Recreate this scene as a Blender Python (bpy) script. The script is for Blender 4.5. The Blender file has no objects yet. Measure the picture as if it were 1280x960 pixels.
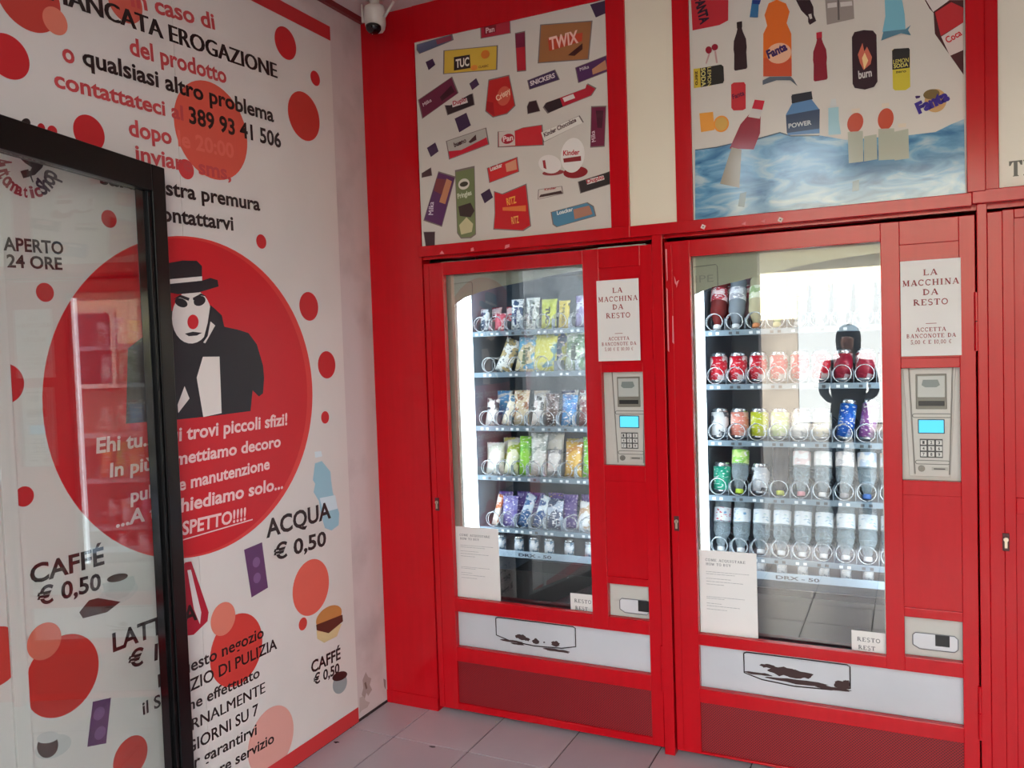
import bpy, bmesh, math, random
from mathutils import Matrix, Vector
C = bpy.context.scene.collection
R = random.Random(7)
PI = math.pi
# ------------------------------------------------------------------ camera
cam = bpy.data.objects.new('camera', bpy.data.cameras.new('camera'))
C.objects.link(cam)
rr = (0.90001, 0.434598, -0.033266); dn = (-0.011985, -0.051616, -0.998595); fw = (-0.435704, 0.899144, -0.041246)
cam.matrix_world = Matrix(((rr[0], -dn[0], -fw[0], 2.0542), (rr[1], -dn[1], -fw[1], -2.9024), (rr[2], -dn[2], -fw[2], 1.5), (0, 0, 0, 1)))
cam.data.sensor_width = 36; cam.data.lens = 1031.4 * 36 / 1280; cam.data.clip_start = .02
bpy.context.scene.camera = cam
# ------------------------------------------------------------------ sky, sun, exposure
w = bpy.data.worlds.new('world'); bpy.context.scene.world = w; w.use_nodes = True
bg = w.node_tree.nodes['Background']; bg.inputs[0].default_value = (.82, .92, 1, 1); bg.inputs[1].default_value = 6.5
sun = bpy.data.objects.new('sun', bpy.data.lights.new('sun', 'SUN')); C.objects.link(sun)
sun.data.energy = 32; sun.data.angle = .02; sun.data.color = (1, .95, .86)
sun.rotation_euler = (math.radians(-42), math.radians(12), 0)
V = bpy.context.scene.view_settings
V.view_transform = 'Standard'; V.look = 'None'; V.exposure = .62; V.gamma = 1; V.use_curve_mapping = False
# ------------------------------------------------------------------ materials
def lin(c): return tuple(((v / 255) / 12.92 if v / 255 < .04045 else ((v / 255 + .055) / 1.055) ** 2.4) for v in c) + (1,)
MC = {}
def nodes(name):
    m = bpy.data.materials.new(name); m.use_nodes = True
    return m, m.node_tree, m.node_tree.nodes['Principled BSDF']
def mat(col, rough=.5, metal=0, spec=.5, name='paint', coat=0):
    k = (col, rough, metal, spec, coat)
    if k not in MC:
        m, t, p = nodes(name)
        p.inputs['Base Color'].default_value = lin(col); p.inputs['Roughness'].default_value = rough
        p.inputs['Metallic'].default_value = metal; p.inputs['Specular IOR Level'].default_value = spec
        p.inputs['Coat Weight'].default_value = coat; p.inputs['Coat Roughness'].default_value = .08
        MC[k] = m
    return MC[k]
def N(t, kind, **kw):
    n = t.nodes.new(kind)
    for k, v in kw.items():
        if hasattr(n, k): setattr(n, k, v)
        else: n.inputs[k.replace('_', ' ')].default_value = v
    return n
def ramp(t, src, stops, interp='LINEAR'):
    r = t.nodes.new('ShaderNodeValToRGB'); r.color_ramp.interpolation = interp
    e = r.color_ramp.elements
    while len(e) < len(stops): e.new(.5)
    for i, (p, c) in enumerate(stops): e[i].position = p; e[i].color = c
    t.links.new(src, r.inputs[0]); return r
def rough_mat(name, c1, c2, scale, rough, bump=0, bscale=None, stretch=(1, 1, 1), lo=.35, hi=.65, spec=.5, rvar=0):
    """two close colours mixed by noise, with fine relief"""
    m, t, p = nodes(name)
    tc = N(t, 'ShaderNodeTexCoord'); mp = N(t, 'ShaderNodeMapping'); mp.inputs['Scale'].default_value = stretch
    t.links.new(tc.outputs['Object'], mp.inputs[0])
    n = N(t, 'ShaderNodeTexNoise', Scale=scale, Detail=6.0); t.links.new(mp.outputs[0], n.inputs['Vector'])
    r = ramp(t, n.outputs[0], [(lo, lin(c1)), (hi, lin(c2))]); t.links.new(r.outputs[0], p.inputs['Base Color'])
    p.inputs['Roughness'].default_value = rough; p.inputs['Specular IOR Level'].default_value = spec
    if rvar:
        r2 = ramp(t, n.outputs[0], [(.3, (rough - rvar,) * 3 + (1,)), (.7, (rough + rvar,) * 3 + (1,))]); t.links.new(r2.outputs[0], p.inputs['Roughness'])
    if bump:
        n2 = N(t, 'ShaderNodeTexNoise', Scale=bscale or scale * 8, Detail=3.0); t.links.new(mp.outputs[0], n2.inputs['Vector'])
        b = N(t, 'ShaderNodeBump', Strength=bump, Distance=.002); t.links.new(n2.outputs[0], b.inputs['Height']); t.links.new(b.outputs[0], p.inputs['Normal'])
    return m
def red_paint():
    m, t, p = nodes('red enamel')
    tc = N(t, 'ShaderNodeTexCoord'); mp = N(t, 'ShaderNodeMapping'); mp.inputs['Scale'].default_value = (30, 30, 2.5)
    t.links.new(tc.outputs['Object'], mp.inputs[0])
    n = N(t, 'ShaderNodeTexNoise', Scale=1.4, Detail=5.0); t.links.new(mp.outputs[0], n.inputs['Vector'])
    r = ramp(t, n.outputs[0], [(.3, lin((184, 8, 22))), (.7, lin((192, 10, 25)))])
    n3 = N(t, 'ShaderNodeTexNoise', Scale=7.0, Detail=8.0, Roughness=.75); t.links.new(tc.outputs['Object'], n3.inputs['Vector'])
    k = ramp(t, n3.outputs[0], [(.735, (0, 0, 0, 1)), (.75, (1, 1, 1, 1))])
    mx = N(t, 'ShaderNodeMix', data_type='RGBA'); mx.inputs[7].default_value = lin((214, 90, 96))
    t.links.new(k.outputs[0], mx.inputs[0]); t.links.new(r.outputs[0], mx.inputs[6]); t.links.new(mx.outputs[2], p.inputs['Base Color'])
    p.inputs['Roughness'].default_value = .2; p.inputs['Specular IOR Level'].default_value = .3
    b = N(t, 'ShaderNodeBump', Strength=.12, Distance=.002); t.links.new(n.outputs[0], b.inputs['Height']); t.links.new(b.outputs[0], p.inputs['Normal'])
    return m
RED = red_paint()
def mesh_sheet():
    m, t, p = nodes('perforated red sheet')
    tc = N(t, 'ShaderNodeTexCoord'); sp = N(t, 'ShaderNodeSeparateXYZ'); t.links.new(tc.outputs['Object'], sp.inputs[0])
    cb = N(t, 'ShaderNodeCombineXYZ'); t.links.new(sp.outputs[0], cb.inputs[0]); t.links.new(sp.outputs[2], cb.inputs[1])
    mp = N(t, 'ShaderNodeMapping'); mp.inputs['Rotation'].default_value = (0, 0, PI / 4); t.links.new(cb.outputs[0], mp.inputs[0])
    v = N(t, 'ShaderNodeTexVoronoi', Scale=150.0, Randomness=0.0); v.voronoi_dimensions = '2D'; t.links.new(mp.outputs[0], v.inputs['Vector'])
    r = ramp(t, v.outputs['Distance'], [(.26, lin((20, 4, 7))), (.36, lin((150, 12, 26)))]); t.links.new(r.outputs[0], p.inputs['Base Color'])
    b = N(t, 'ShaderNodeBump', Strength=.8, Distance=.002); t.links.new(r.outputs[0], b.inputs['Height']); t.links.new(b.outputs[0], p.inputs['Normal'])
    p.inputs['Roughness'].default_value = .5
    return m
MESHM = mesh_sheet()
def glass(name, r0, tint=(1, 1, 1, 1)):
    m = bpy.data.materials.new(name); m.use_nodes = True; t = m.node_tree; t.nodes.clear()
    o = N(t, 'ShaderNodeOutputMaterial'); mx = N(t, 'ShaderNodeMixShader'); tr = N(t, 'ShaderNodeBsdfTransparent'); tr.inputs[0].default_value = tint
    gl = N(t, 'ShaderNodeBsdfGlossy'); gl.inputs['Roughness'].default_value = .0; gl.inputs[0].default_value = (1, 1, 1, 1)
    lw = N(t, 'ShaderNodeLayerWeight'); lw.inputs[0].default_value = .5
    pw = N(t, 'ShaderNodeMath', operation='POWER'); pw.inputs[1].default_value = 5.0; t.links.new(lw.outputs['Facing'], pw.inputs[0])
    ma = N(t, 'ShaderNodeMath', operation='MULTIPLY_ADD'); ma.inputs[1].default_value = 1 - r0; ma.inputs[2].default_value = r0
    t.links.new(pw.outputs[0], ma.inputs[0]); t.links.new(ma.outputs[0], mx.inputs[0])
    t.links.new(tr.outputs[0], mx.inputs[1]); t.links.new(gl.outputs[0], mx.inputs[2]); t.links.new(mx.outputs[0], o.inputs[0])
    return m
MGLASS = glass('double glazing of the machine', .085)
DGLASS = glass('door glass', .05, (.93, .95, .94, 1))
def emit(name, col, s):
    m = bpy.data.materials.new(name); m.use_nodes = True; t = m.node_tree; t.nodes.clear()
    o = N(t, 'ShaderNodeOutputMaterial'); e = N(t, 'ShaderNodeEmission'); e.inputs[0].default_value = col; e.inputs[1].default_value = s
    t.links.new(e.outputs[0], o.inputs[0]); return m
WRAP = {}
def wrap(c1, c2, c3=(235, 235, 235), sc=22, rough=.3, lo=.5, metal=0):
    """printed foil: base colour with blobs of a second and specks of a third colour"""
    k = (c1, c2, c3, sc, rough, lo, metal)
    if k in WRAP: return WRAP[k]
    m, t, p = nodes('printed wrapper')
    tc = N(t, 'ShaderNodeTexCoord')
    n = N(t, 'ShaderNodeTexNoise', Scale=float(sc), Detail=1.0); t.links.new(tc.outputs['Object'], n.inputs['Vector'])
    r = ramp(t, n.outputs[0], [(0, lin(c1)), (lo, lin(c1)), (lo + .02, lin(c2))])
    mp = N(t, 'ShaderNodeMapping'); mp.inputs['Scale'].default_value = (1, 1, 2.2); mp.inputs['Location'].default_value = (R.random(), 1, R.random()); t.links.new(tc.outputs['Object'], mp.inputs[0])
    n2 = N(t, 'ShaderNodeTexNoise', Scale=sc * 3.0, Detail=2.0); t.links.new(mp.outputs[0], n2.inputs['Vector'])
    k2 = ramp(t, n2.outputs[0], [(.6, (0, 0, 0, 1)), (.62, (1, 1, 1, 1))])
    mx = N(t, 'ShaderNodeMix', data_type='RGBA'); mx.inputs[7].default_value = lin(c3)
    t.links.new(k2.outputs[0], mx.inputs[0]); t.links.new(r.outputs[0], mx.inputs[6]); t.links.new(mx.outputs[2], p.inputs['Base Color'])
    p.inputs['Roughness'].default_value = rough; p.inputs['Metallic'].default_value = metal
    WRAP[k] = m; return m
# ------------------------------------------------------------------ mesh helpers
def me_of(verts, faces, mats, fm=None, smooth=False, name='mesh'):
    me = bpy.data.meshes.new(name); me.from_pydata([tuple(v) for v in verts], [], faces)
    for m in (mats if isinstance(mats, (list, tuple)) else [mats]): me.materials.append(m)
    if fm: me.polygons.foreach_set('material_index', fm)
    if smooth: me.polygons.foreach_set('use_smooth', [True] * len(me.polygons))
    me.update(); return me
def put(name, me, parent=None, loc=(0, 0, 0), rot=(0, 0, 0)):
    o = bpy.data.objects.new(name, me); C.objects.link(o); o.parent = parent; o.location = loc; o.rotation_euler = rot
    return o
class MB:
    def __init__(s): s.v = []; s.f = []; s.m = []
    def box(s, x0, x1, y0, y1, z0, z1, mi=0):
        b = len(s.v)
        s.v += [(x, y, z) for z in (z0, z1) for y in (y0, y1) for x in (x0, x1)]
        s.f += [tuple(b + i for i in q) for q in ((0, 2, 3, 1), (4, 5, 7, 6), (0, 1, 5, 4), (2, 6, 7, 3), (0, 4, 6, 2), (1, 3, 7, 5))]
        s.m += [mi] * 6; return s
    def prism(s, pts, y0, y1, mi=0):
        """outline in x,z pushed from y0 to y1"""
        b = len(s.v); n = len(pts)
        s.v += [(x, y0, z) for x, z in pts] + [(x, y1, z) for x, z in pts]
        s.f += [tuple(range(b, b + n)), tuple(range(b + 2 * n - 1, b + n - 1, -1))] + [(b + i, b + n + i, b + n + (i + 1) % n, b + (i + 1) % n) for i in range(n)]
        s.m += [mi] * (n + 2); return s
    def cyl(s, c, axis, r, L, n=16, mi=0, r2=None):
        b = len(s.v); r2 = r if r2 is None else r2
        ax = Vector(axis).normalized(); u = ax.orthogonal().normalized(); w_ = ax.cross(u); c = Vector(c)
        for k, q in ((0, r), (L, r2)):
            for i in range(n):
                a = 2 * PI * i / n; s.v.append(tuple(c + ax * k + (u * math.cos(a) + w_ * math.sin(a)) * q))
        s.f += [tuple(b + i for i in range(n))[::-1], tuple(b + n + i for i in range(n))] + [(b + i, b + (i + 1) % n, b + n + (i + 1) % n, b + n + i) for i in range(n)]
        s.m += [mi] * (n + 2); return s
    def tube(s, pts, r, n=5, mi=0):
        b = len(s.v); P = [Vector(p) for p in pts]
        for i, p in enumerate(P):
            d = (P[min(i + 1, len(P) - 1)] - P[max(i - 1, 0)]).normalized()
            up = Vector((0, 1, 0)) if abs(d.y) < .9 else Vector((1, 0, 0))
            u = d.cross(up).normalized(); q = d.cross(u)
            for k in range(n): a = 2 * PI * k / n; s.v.append(tuple(p + (u * math.cos(a) + q * math.sin(a)) * r))
        for i in range(len(P) - 1):
            for k in range(n): s.f.append((b + i * n + k, b + i * n + (k + 1) % n, b + (i + 1) * n + (k + 1) % n, b + (i + 1) * n + k)); s.m.append(mi)
        return s
    def build(s, name, mats, parent=None, bevel=0, smooth=False, loc=(0, 0, 0), rot=(0, 0, 0)):
        o = put(name, me_of(s.v, s.f, mats, s.m, smooth, name), parent, loc, rot)
        if bevel:
            b = o.modifiers.new('bevel', 'BEVEL'); b.width = bevel; b.segments = 2; b.limit_method = 'ANGLE'
        return o
def lathe(prof, n=20, mats=None, mi=None):
    v = []; f = []; fm = []
    for r, z in prof:
        for i in range(n): a = 2 * PI * i / n; v.append((r * math.cos(a), r * math.sin(a), z))
    for j in range(len(prof) - 1):
        for i in range(n): f.append((j * n + i, j * n + (i + 1) % n, (j + 1) * n + (i + 1) % n, (j + 1) * n + i)); fm.append(mi[j] if mi else 0)
    f.append(tuple(range(n))[::-1]); fm.append(mi[0] if mi else 0)
    f.append(tuple((len(prof) - 1) * n + i for i in range(n))); fm.append(mi[-1] if mi else 0)
    return me_of(v, f, mats, fm, True)
def thing(name, label, cat, loc=(0, 0, 0), rot=(0, 0, 0), group=None):
    o = put(name, None, None, loc, rot); o['label'] = label; o['category'] = cat
    if group: o['group'] = group
    return o
def tag(o, label, cat, group=None):
    o['label'] = label; o['category'] = cat
    if group: o['group'] = group
    return o
def struct(o, label=None, cat=None):
    o['kind'] = 'structure'
    if label: o['label'] = label
    if cat: o['category'] = cat
    return o
# ------------------------------------------------------------------ flat print on a wall plane
PLN = {'W': lambda u, v, k: (k, u, v), 'B': lambda u, v, k: (u, -k, v)}
CUR = {'pl': 'W', 'par': None, 'base': 0.0, 'rough': .45}
def pm(c): return mat(c, CUR['rough'], name='print')
def flat(name, verts2, faces, col, ly, m=None):
    CUR['n'] = (CUR.get('n', 0) + 1) % 25; k = CUR['base'] + ly * .0006 + CUR['n'] * .00001
    return put(name, me_of([PLN[CUR['pl']](u, v, k) for u, v in verts2], faces, m or pm(col), name=name), CUR['par'])
def poly(col, pts, ly=1, name='printed_shape'):
    return flat(name, pts, [tuple(range(len(pts)))], col, ly)
def circ(col, cr, ly=1, name='printed_circle', n=48, sx=1, clip=None):
    (cu, cv), (eu, ev) = cr[:2]; r = math.hypot(eu - cu, ev - cv)
    pts = [(cu + sx * r * math.cos(2 * PI * i / n), cv + r * math.sin(2 * PI * i / n)) for i in range(n)]
    if clip: pts = [(min(max(u, clip[0]), clip[1]), min(max(v, clip[2]), clip[3])) for u, v in pts]
    return flat(name, pts, [tuple(range(n))], col, ly)
def ellq(col, q, ly=1, name='printed_shape', n=28, a0=0, a1=2 * PI):
    """ellipse in a box given by left, right, top, bottom points"""
    l, r, t, b = q; cu = (l[0] + r[0]) / 2; cv = (t[1] + b[1]) / 2; du = (r[0] - l[0]) / 2; ds = (r[1] - l[1]) / 2; dv = (t[1] - b[1]) / 2; dt = (t[0] - b[0]) / 2
    pts = [(cu + du * math.cos(a) + dt * math.sin(a), cv + ds * math.cos(a) + dv * math.sin(a)) for a in [a0 + (a1 - a0) * i / n for i in range(n)]]
    return flat(name, pts, [tuple(range(n))], col, ly)
def tmesh(s, bold, shear=0):
    cu = bpy.data.curves.new('t', 'FONT'); cu.body = s; cu.size = 1; cu.offset = bold; cu.shear = shear; cu.resolution_u = 3; cu.fill_mode = 'FRONT'
    o = bpy.data.objects.new('t', cu); me = bpy.data.meshes.new_from_object(o)
    v = [(p.co.x, p.co.y) for p in me.vertices]; f = [tuple(p.vertices) for p in me.polygons]
    bpy.data.objects.remove(o); bpy.data.curves.remove(cu); bpy.data.meshes.remove(me); return v, f
CAPH = max(y for x, y in tmesh('H', 0)[0])
def txt(s, col, pts, ly=3, bold=.027, shear=0, par=None, m=None, name='lettering', tight=False):
    (u0, v0), (u1, v1), (ut, vt) = pts
    if 'M' in s and bold:                       # heavy capitals: two thin layers side by side
        d = bold * .5; du = (u1 - u0) / max(1, len(s)) * d; dv = (v1 - v0) / max(1, len(s)) * d
        for i_, f_ in enumerate((-1, 1)): o = txt(s, col, [(u + f_ * du, v_ + f_ * dv) for u, v_ in pts], ly + i_ * .3, 0, shear, par, m, name)
        return o
    L = math.hypot(u1 - u0, v1 - v0); e = ((u1 - u0) / L, (v1 - v0) / L); nrm = (-e[1], e[0])
    h = (ut - u0) * nrm[0] + (vt - v0) * nrm[1]
    v, f = tmesh(s, bold, shear)
    if not v: return
    x0 = min(p[0] for p in v); x1 = max(p[0] for p in v)
    q = [((x - x0) / (x1 - x0) * L, y / CAPH * h) for x, y in v]
    return flat(name, [(u0 + a * e[0] + b * nrm[0], v0 + a * e[1] + b * nrm[1]) for a, b in q], f, col, ly, m)
# slab-serif stroke letters for the printed notices: (x0,y0,x1,y1,weight)
T_, t_ = .2, .09
def st(x, top=1, bot=0): return [(x, bot, x, top, T_), (x - .17, bot + .03, x + .17, bot + .03, .07), (x - .17, top - .03, x + .17, top - .03, .07)]
def arc(cx, cy, rx, ry, a0, a1, wt, n=9):
    P = [(cx + rx * math.cos(math.radians(a0 + (a1 - a0) * i / n)), cy + ry * math.sin(math.radians(a0 + (a1 - a0) * i / n))) for i in range(n + 1)]
    return [(P[i][0], P[i][1], P[i + 1][0], P[i + 1][1], wt) for i in range(n)]
GL = {
 'L': (.75, st(.2) + [(.2, .04, .7, .04, t_), (.68, .0, .68, .25, t_)]), 'A': (.9, [(.1, 0, .45, 1, t_), (.45, 1, .78, 0, T_), (.22, .33, .66, .33, t_), (0, .03, .24, .03, .07), (.62, .03, .92, .03, .07)]),
 'M': (1.1, [(.2, 0, .2, 1, t_), (.2, 1, .53, .1, T_), (.53, .1, .86, 1, t_)] + st(.88) + [(.05, .03, .35, .03, .07), (.05, .97, .3, .97, .07)]),
 'C': (.85, arc(.45, .5, .35, .47, 40, 320, .14) + [(.74, .7, .74, .98, t_)]), 'H': (1, st(.22) + st(.78) + [(.22, .5, .78, .5, t_)]), 'I': (.45, st(.22)),
 'N': (1, [(.2, 0, .2, 1, t_), (.2, 1, .8, 0, T_), (.8, 0, .8, 1, t_), (.05, .03, .35, .03, .07), (.65, .97, .95, .97, .07), (.05, .97, .3, .97, .07)]),
 'D': (.9, st(.2) + arc(.2, .5, .58, .46, -90, 90, .14)), 'R': (.92, st(.2) + arc(.2, .74, .42, .24, -90, 90, .13) + [(.4, .5, .8, .04, T_), (.72, .03, .95, .03, .07)]),
 'E': (.8, st(.2) + [(.2, .04, .7, .04, t_), (.2, .96, .7, .96, t_), (.2, .52, .55, .52, t_), (.69, 0, .69, .26, t_), (.69, .74, .69, 1, t_)]),
 'S': (.7, arc(.35, .74, .25, .23, 30, 270, .13) + arc(.35, .26, .25, .25, 90, -150, .15)), 'T': (.85, st(.42) + [(.05, .96, .8, .96, t_), (.07, .74, .07, 1, t_), (.77, .74, .77, 1, t_)]),
 'O': (.9, arc(.45, .5, .36, .46, 0, 360, .15, 14)), 'Q': (.9, arc(.45, .5, .36, .46, 0, 360, .15, 14) + [(.5, .2, .85, -.15, t_)]), 'U': (.95, [(.22, .3, .22, 1, T_), (.78, .3, .78, 1, t_), (.07, .97, .4, .97, .07), (.65, .97, .92, .97, .07)] + arc(.5, .3, .28, .28, 180, 360, .13)),
 'B': (.85, st(.2) + arc(.2, .74, .4, .23, -90, 90, .13) + arc(.2, .26, .46, .25, -90, 90, .13)), 'W': (1.2, [(.1, 1, .38, 0, T_), (.38, 0, .6, .9, t_), (.6, .9, .86, 0, T_), (.86, 0, 1.1, 1, t_), (0, .97, .25, .97, .07), (.98, .97, 1.2, .97, .07)]),
 'Y': (.9, [(.1, 1, .45, .48, T_), (.8, 1, .45, .48, t_), (.45, 0, .45, .5, T_), (.28, .03, .62, .03, .07), (0, .97, .25, .97, .07), (.66, .97, .92, .97, .07)]),
 '0': (.65, arc(.32, .5, .24, .46, 0, 360, .13, 12)), '1': (.5, st(.25)), '5': (.65, [(.15, .96, .55, .96, T_), (.15, .96, .15, .55, t_)] + arc(.3, .3, .25, .28, 110, -150, .13)),
 ',': (.3, [(.15, .08, .08, -.15, .12)]), '€': (.75, arc(.45, .5, .3, .46, 50, 310, .12) + [(.02, .58, .55, .58, .07), (.02, .42, .5, .42, .07)]), ' ': (.5, [])}
def serif(s, col, c, wd, h, ly=2, name='lettering'):
    """line of slab-serif capitals centred at c (u, baseline v)"""
    tot = sum(GL[ch][0] for ch in s) + .12 * (len(s) - 1); k = wd / tot; x = c[0] - wd / 2
    v = []; f = []
    for ch in s:
        for x0, y0, x1, y1, wt in GL[ch][1]:
            a = (x + x0 * k, c[1] + y0 * h); b = (x + x1 * k, c[1] + y1 * h); L = math.hypot(b[0] - a[0], b[1] - a[1]) or 1e-6
            q = wt * (k + h) / 4; px, py = -(b[1] - a[1]) / L * q, (b[0] - a[0]) / L * q; i = len(v)
            v += [(a[0] + px, a[1] + py), (b[0] + px, b[1] + py), (b[0] - px, b[1] - py), (a[0] - px, a[1] - py)]; f.append((i, i + 1, i + 2, i + 3))
        x += (GL[ch][0] + .12) * k
    return flat(name, v, f, col, ly)
# ------------------------------------------------------------------ room shell
PLAS = rough_mat('dark plaster', (84, 70, 68), (98, 84, 80), 3, .75, .25, 60)
CEILM = rough_mat('ceiling plaster', (196, 184, 182), (208, 198, 196), 2, .8, .2, 50)
CZ = 2.9; RX = 3.25
def sb(name, x0, x1, y0, y1, z0, z1, m, bevel=0): return struct(MB().box(x0, x1, y0, y1, z0, z1).build(name, m, bevel=bevel))
sb('wall_left', -.15, 0, -3.3, 1.0, 0, CZ + .06, rough_mat('scuffed wall plaster', (176, 160, 158), (206, 192, 190), 4, .7, .3, 40, lo=.2, hi=.5))
sb('wall_right', RX, RX + .15, -3.3, 1.0, 0, CZ + .06, PLAS)
sb('ceiling', -.15, RX + .15, -3.3, 1.0, CZ, CZ + .15, CEILM)
wf = MB().box(0, .9, -3.3, -3.18, 0, CZ).box(.9, 1.06, -3.3, -3.18, 0, 2.3).box(1.06, 1.18, -3.3, -3.18, 2.3, CZ).box(1.63, RX, -3.3, -3.18, 2.6, CZ).box(-9, 12, -3.3, -3.18, CZ + .16, 9).box(-9, -.16, -3.3, -3.18, -.02, CZ + .16).box(RX + .16, 12, -3.3, -3.18, -.02, CZ + .16).build('wall_front', PLAS); struct(wf)  # tall upper storey is unseen, added to shade the near pavement from the sun
# floor: single tiles over a dark joint bed
fl = sb('floor', -.15, RX + .15, -3.3, 1.0, -.12, -.004, mat((58, 44, 44), .9, name='dark joint'))
TM = [rough_mat('floor tile', (172 + d, 160 + d, 164 + d), (184 + d, 172 + d, 174 + d), 2.5, .32, .05, 30, rvar=.06) for d in (0, 5, -5)]
def tile(wx, wy):
    m = MB(); g = .0027; h = .0004
    m.v = [(g, g, -.006), (wx - g, g, -.006), (wx - g, wy - g, -.006), (g, wy - g, -.006), (g, g, -h), (wx - g, g, -h), (wx - g, wy - g, -h), (g, wy - g, -h), (g + h, g + h, 0), (wx - g - h, g + h, 0), (wx - g - h, wy - g - h, 0), (g + h, wy - g - h, 0)]
    m.f = [(8, 9, 10, 11)] + [(a, (a + 1) % 4, 4 + (a + 1) % 4, 4 + a) for a in range(4)] + [(4 + a, 4 + (a + 1) % 4, 8 + (a + 1) % 4, 8 + a) for a in range(4)]
    m.m = [0] * len(m.f); return m
xs = [0] + [.21 + .329 * k for k in range(10)]; xs = [x for x in xs if x < RX] + [RX]
ys = [-3.3] + [-.264 - .329 * k for k in range(9, -1, -1)] + [.065]
ys = sorted(set(round(y, 4) for y in ys))
cache = {}
for i in range(len(xs) - 1):
    for j in range(len(ys) - 1):
        k = (round(xs[i + 1] - xs[i], 3), round(ys[j + 1] - ys[j], 3), R.randrange(3))
        if k not in cache: q = tile(k[0], k[1]); cache[k] = me_of(q.v, q.f, TM[k[2]], name='tile')
        put('tile', cache[k], fl, (xs[i], ys[j], 0))
# red sheet metal front: pier at the left, strip above the doors and behind the signs
wb = MB().box(0, .256, 0, .06, 0, CZ).box(.256, RX, .012, .06, 1.88, CZ).box(0, RX, .95, 1.0, 0, CZ).build('wall_back', RED); struct(wb)
DK = mat((30, 12, 14), .8, name='dark gap')
n = MB()
n.box(.252, 1.148, -.022, .012, 1.862 + .028, 1.932)                                   # rail above the left door
n.box(1.148, 2.226, -.022, .012, 1.890, 1.930)
o = struct(n.build('trim_1', RED, bevel=.002))
struct(MB().box(2.226, 3.2, -.026, .012, 1.895, 1.935).build('trim_2', RED, bevel=.002))
struct(MB().box(.256, 1.076, -.004, .012, 2.755, CZ).build('trim_11', RED, bevel=.001))
struct(MB().box(1.076, 1.146, -.012, .012, 1.932, CZ).build('trim_3', RED, bevel=.002))
struct(MB().box(1.318, 1.376, -.012, .012, 1.93, CZ).build('trim_4', RED, bevel=.002))
struct(MB().box(2.213, 2.262, -.03, .012, 1.93, CZ).box(2.262, 2.298, -.014, .012, 1.935, CZ).build('trim_5', RED, bevel=.002))
struct(MB().box(1.226, 1.264, -.014, .05, 0.004, 1.892).build('trim_6', RED, bevel=.002))
struct(MB().box(2.238, 2.2655, -.012, .05, 0.004, 1.895).build('trim_7', RED, bevel=.002))
struct(MB()  .box(0.0, .018, -3.18, 0, CZ - .022, CZ).build('trim_8', mat((120, 30, 34), .5, name='red duct')))
struct(MB().box(.0, .256, -.004, 0, 0, .055).build('baseboard_back', RED, bevel=.001))
# dark lining behind the cage
struct(MB().box(.256, RX, .955, .957, 0, 1.88).box(.256, .262, .06, .95, 0, 1.88).build('trim_9', DK))
# ------------------------------------------------------------------ printed wall boards on the left wall
K = (38, 22, 20); RD = (196, 34, 40); TR = (196, 70, 72); OR = (204, 62, 52); PE = (222, 122, 100); CRM = (232, 222, 214)
mural = thing('printed_wall_board', 'tall white wall boards printed with red dots, Italian text and a big red disc, on the left wall', 'wall panel', (0, 0, 0))
BW = rough_mat('white printed board', (212, 204, 198), (222, 214, 208), 1.5, .42, .03, 30)
for a, b in ((-1.001, -.216), (-1.578, -1.0025), (-3.17, -1.622)):
    MB().box(.001, .006, a, b, .004, 2.797).build('board', BW, mural)
MB().box(.001, .012, -1.620, -1.580, .004, 2.797).build('joint_strip', mat((218, 212, 206), .4), mural, bevel=.001)
CUR.update(pl='W', par=mural, base=.0062, rough=.42)
def rect(col, a, b, c, d, ly=1, name='printed_stripe'): return poly(col, [(a, c), (b, c), (b, d), (a, d)], ly, name)
for a, b in ((-1.001, -.216), (-1.578, -1.0025), (-3.17, -1.622)):
    rect((190, 36, 42), a, b, 2.742, 2.797); rect((204, 50, 52), a, b, .005, .066, 1.7)
circ((190, 60, 50), [(-1.472,2.457),(-1.477,2.368)]); circ(PE, [(-1.401,2.418),(-1.403,2.382)], 2)
circ(RD, [(-1.536,2.284),(-1.539,2.228)]); circ((204, 90, 74), [(-1.174,2.55),(-1.171,2.49)])
circ(RD, [(-0.4822,2.649),(-0.486,2.591)]); circ(RD, [(-0.3203,2.567),(-0.3222,2.539)]); circ((196, 52, 44), [(-0.3955,2.405),(-0.4014,2.315)])
circ(RD, [(-1.316,2.141),(-1.319,2.092)]); circ((218, 88, 70), [(-0.8593,2.248),(-0.8693,2.091)]); circ((206, 60, 62), [(-0.9776,2.102),(-0.9796,2.071)], 2)
circ(RD, [(-1.267,1.91),(-1.269,1.885)]); circ(RD, [(-0.6556,1.909),(-0.6572,1.884)])
circ((190, 40, 44), [(-1.473,1.692),(-1.475,1.667)]); circ(RD, [(-0.4154,1.69),(-0.419,1.636)]); circ(RD, [(-0.3243,1.466),(-0.3279,1.413)]); circ(RD, [(-0.3479,1.263),(-0.3495,1.239)])
circ(RD, [(-1.595,1.458),(-1.598,1.407)], clip=(-1.578, 0, 0, 3)); circ(RD, [(-1.561,1.167),(-1.562,1.141)])
circ((224, 96, 80), [(-0.4715,0.6308),(-0.4784,0.5262)]); circ(OR, [(-0.5273,0.5084),(-0.5289,0.4851)]); circ((222, 124, 104), [(-0.9153,0.6484),(-0.9187,0.5944)], 3); circ((208, 60, 52), [(-0.8601,0.526),(-0.8677,0.4071)], 2)
circ((216, 110, 90), [(-1.53,0.7808),(-1.532,0.7332)], 3); circ((200, 50, 42), [(-1.483,0.6723),(-1.489,0.5656)], 2, clip=(-1.578, 0, 0, 3)); circ(OR, [(-1.658,0.7834),(-1.663,0.7095)], clip=(-3, -1.622, 0, 3))
circ((206, 64, 54), [(-1.29,0.3598),(-1.294,0.3012)]); circ((222, 160, 148), [(-0.7183,0.1533),(-0.7258,0.03791)])
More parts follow.
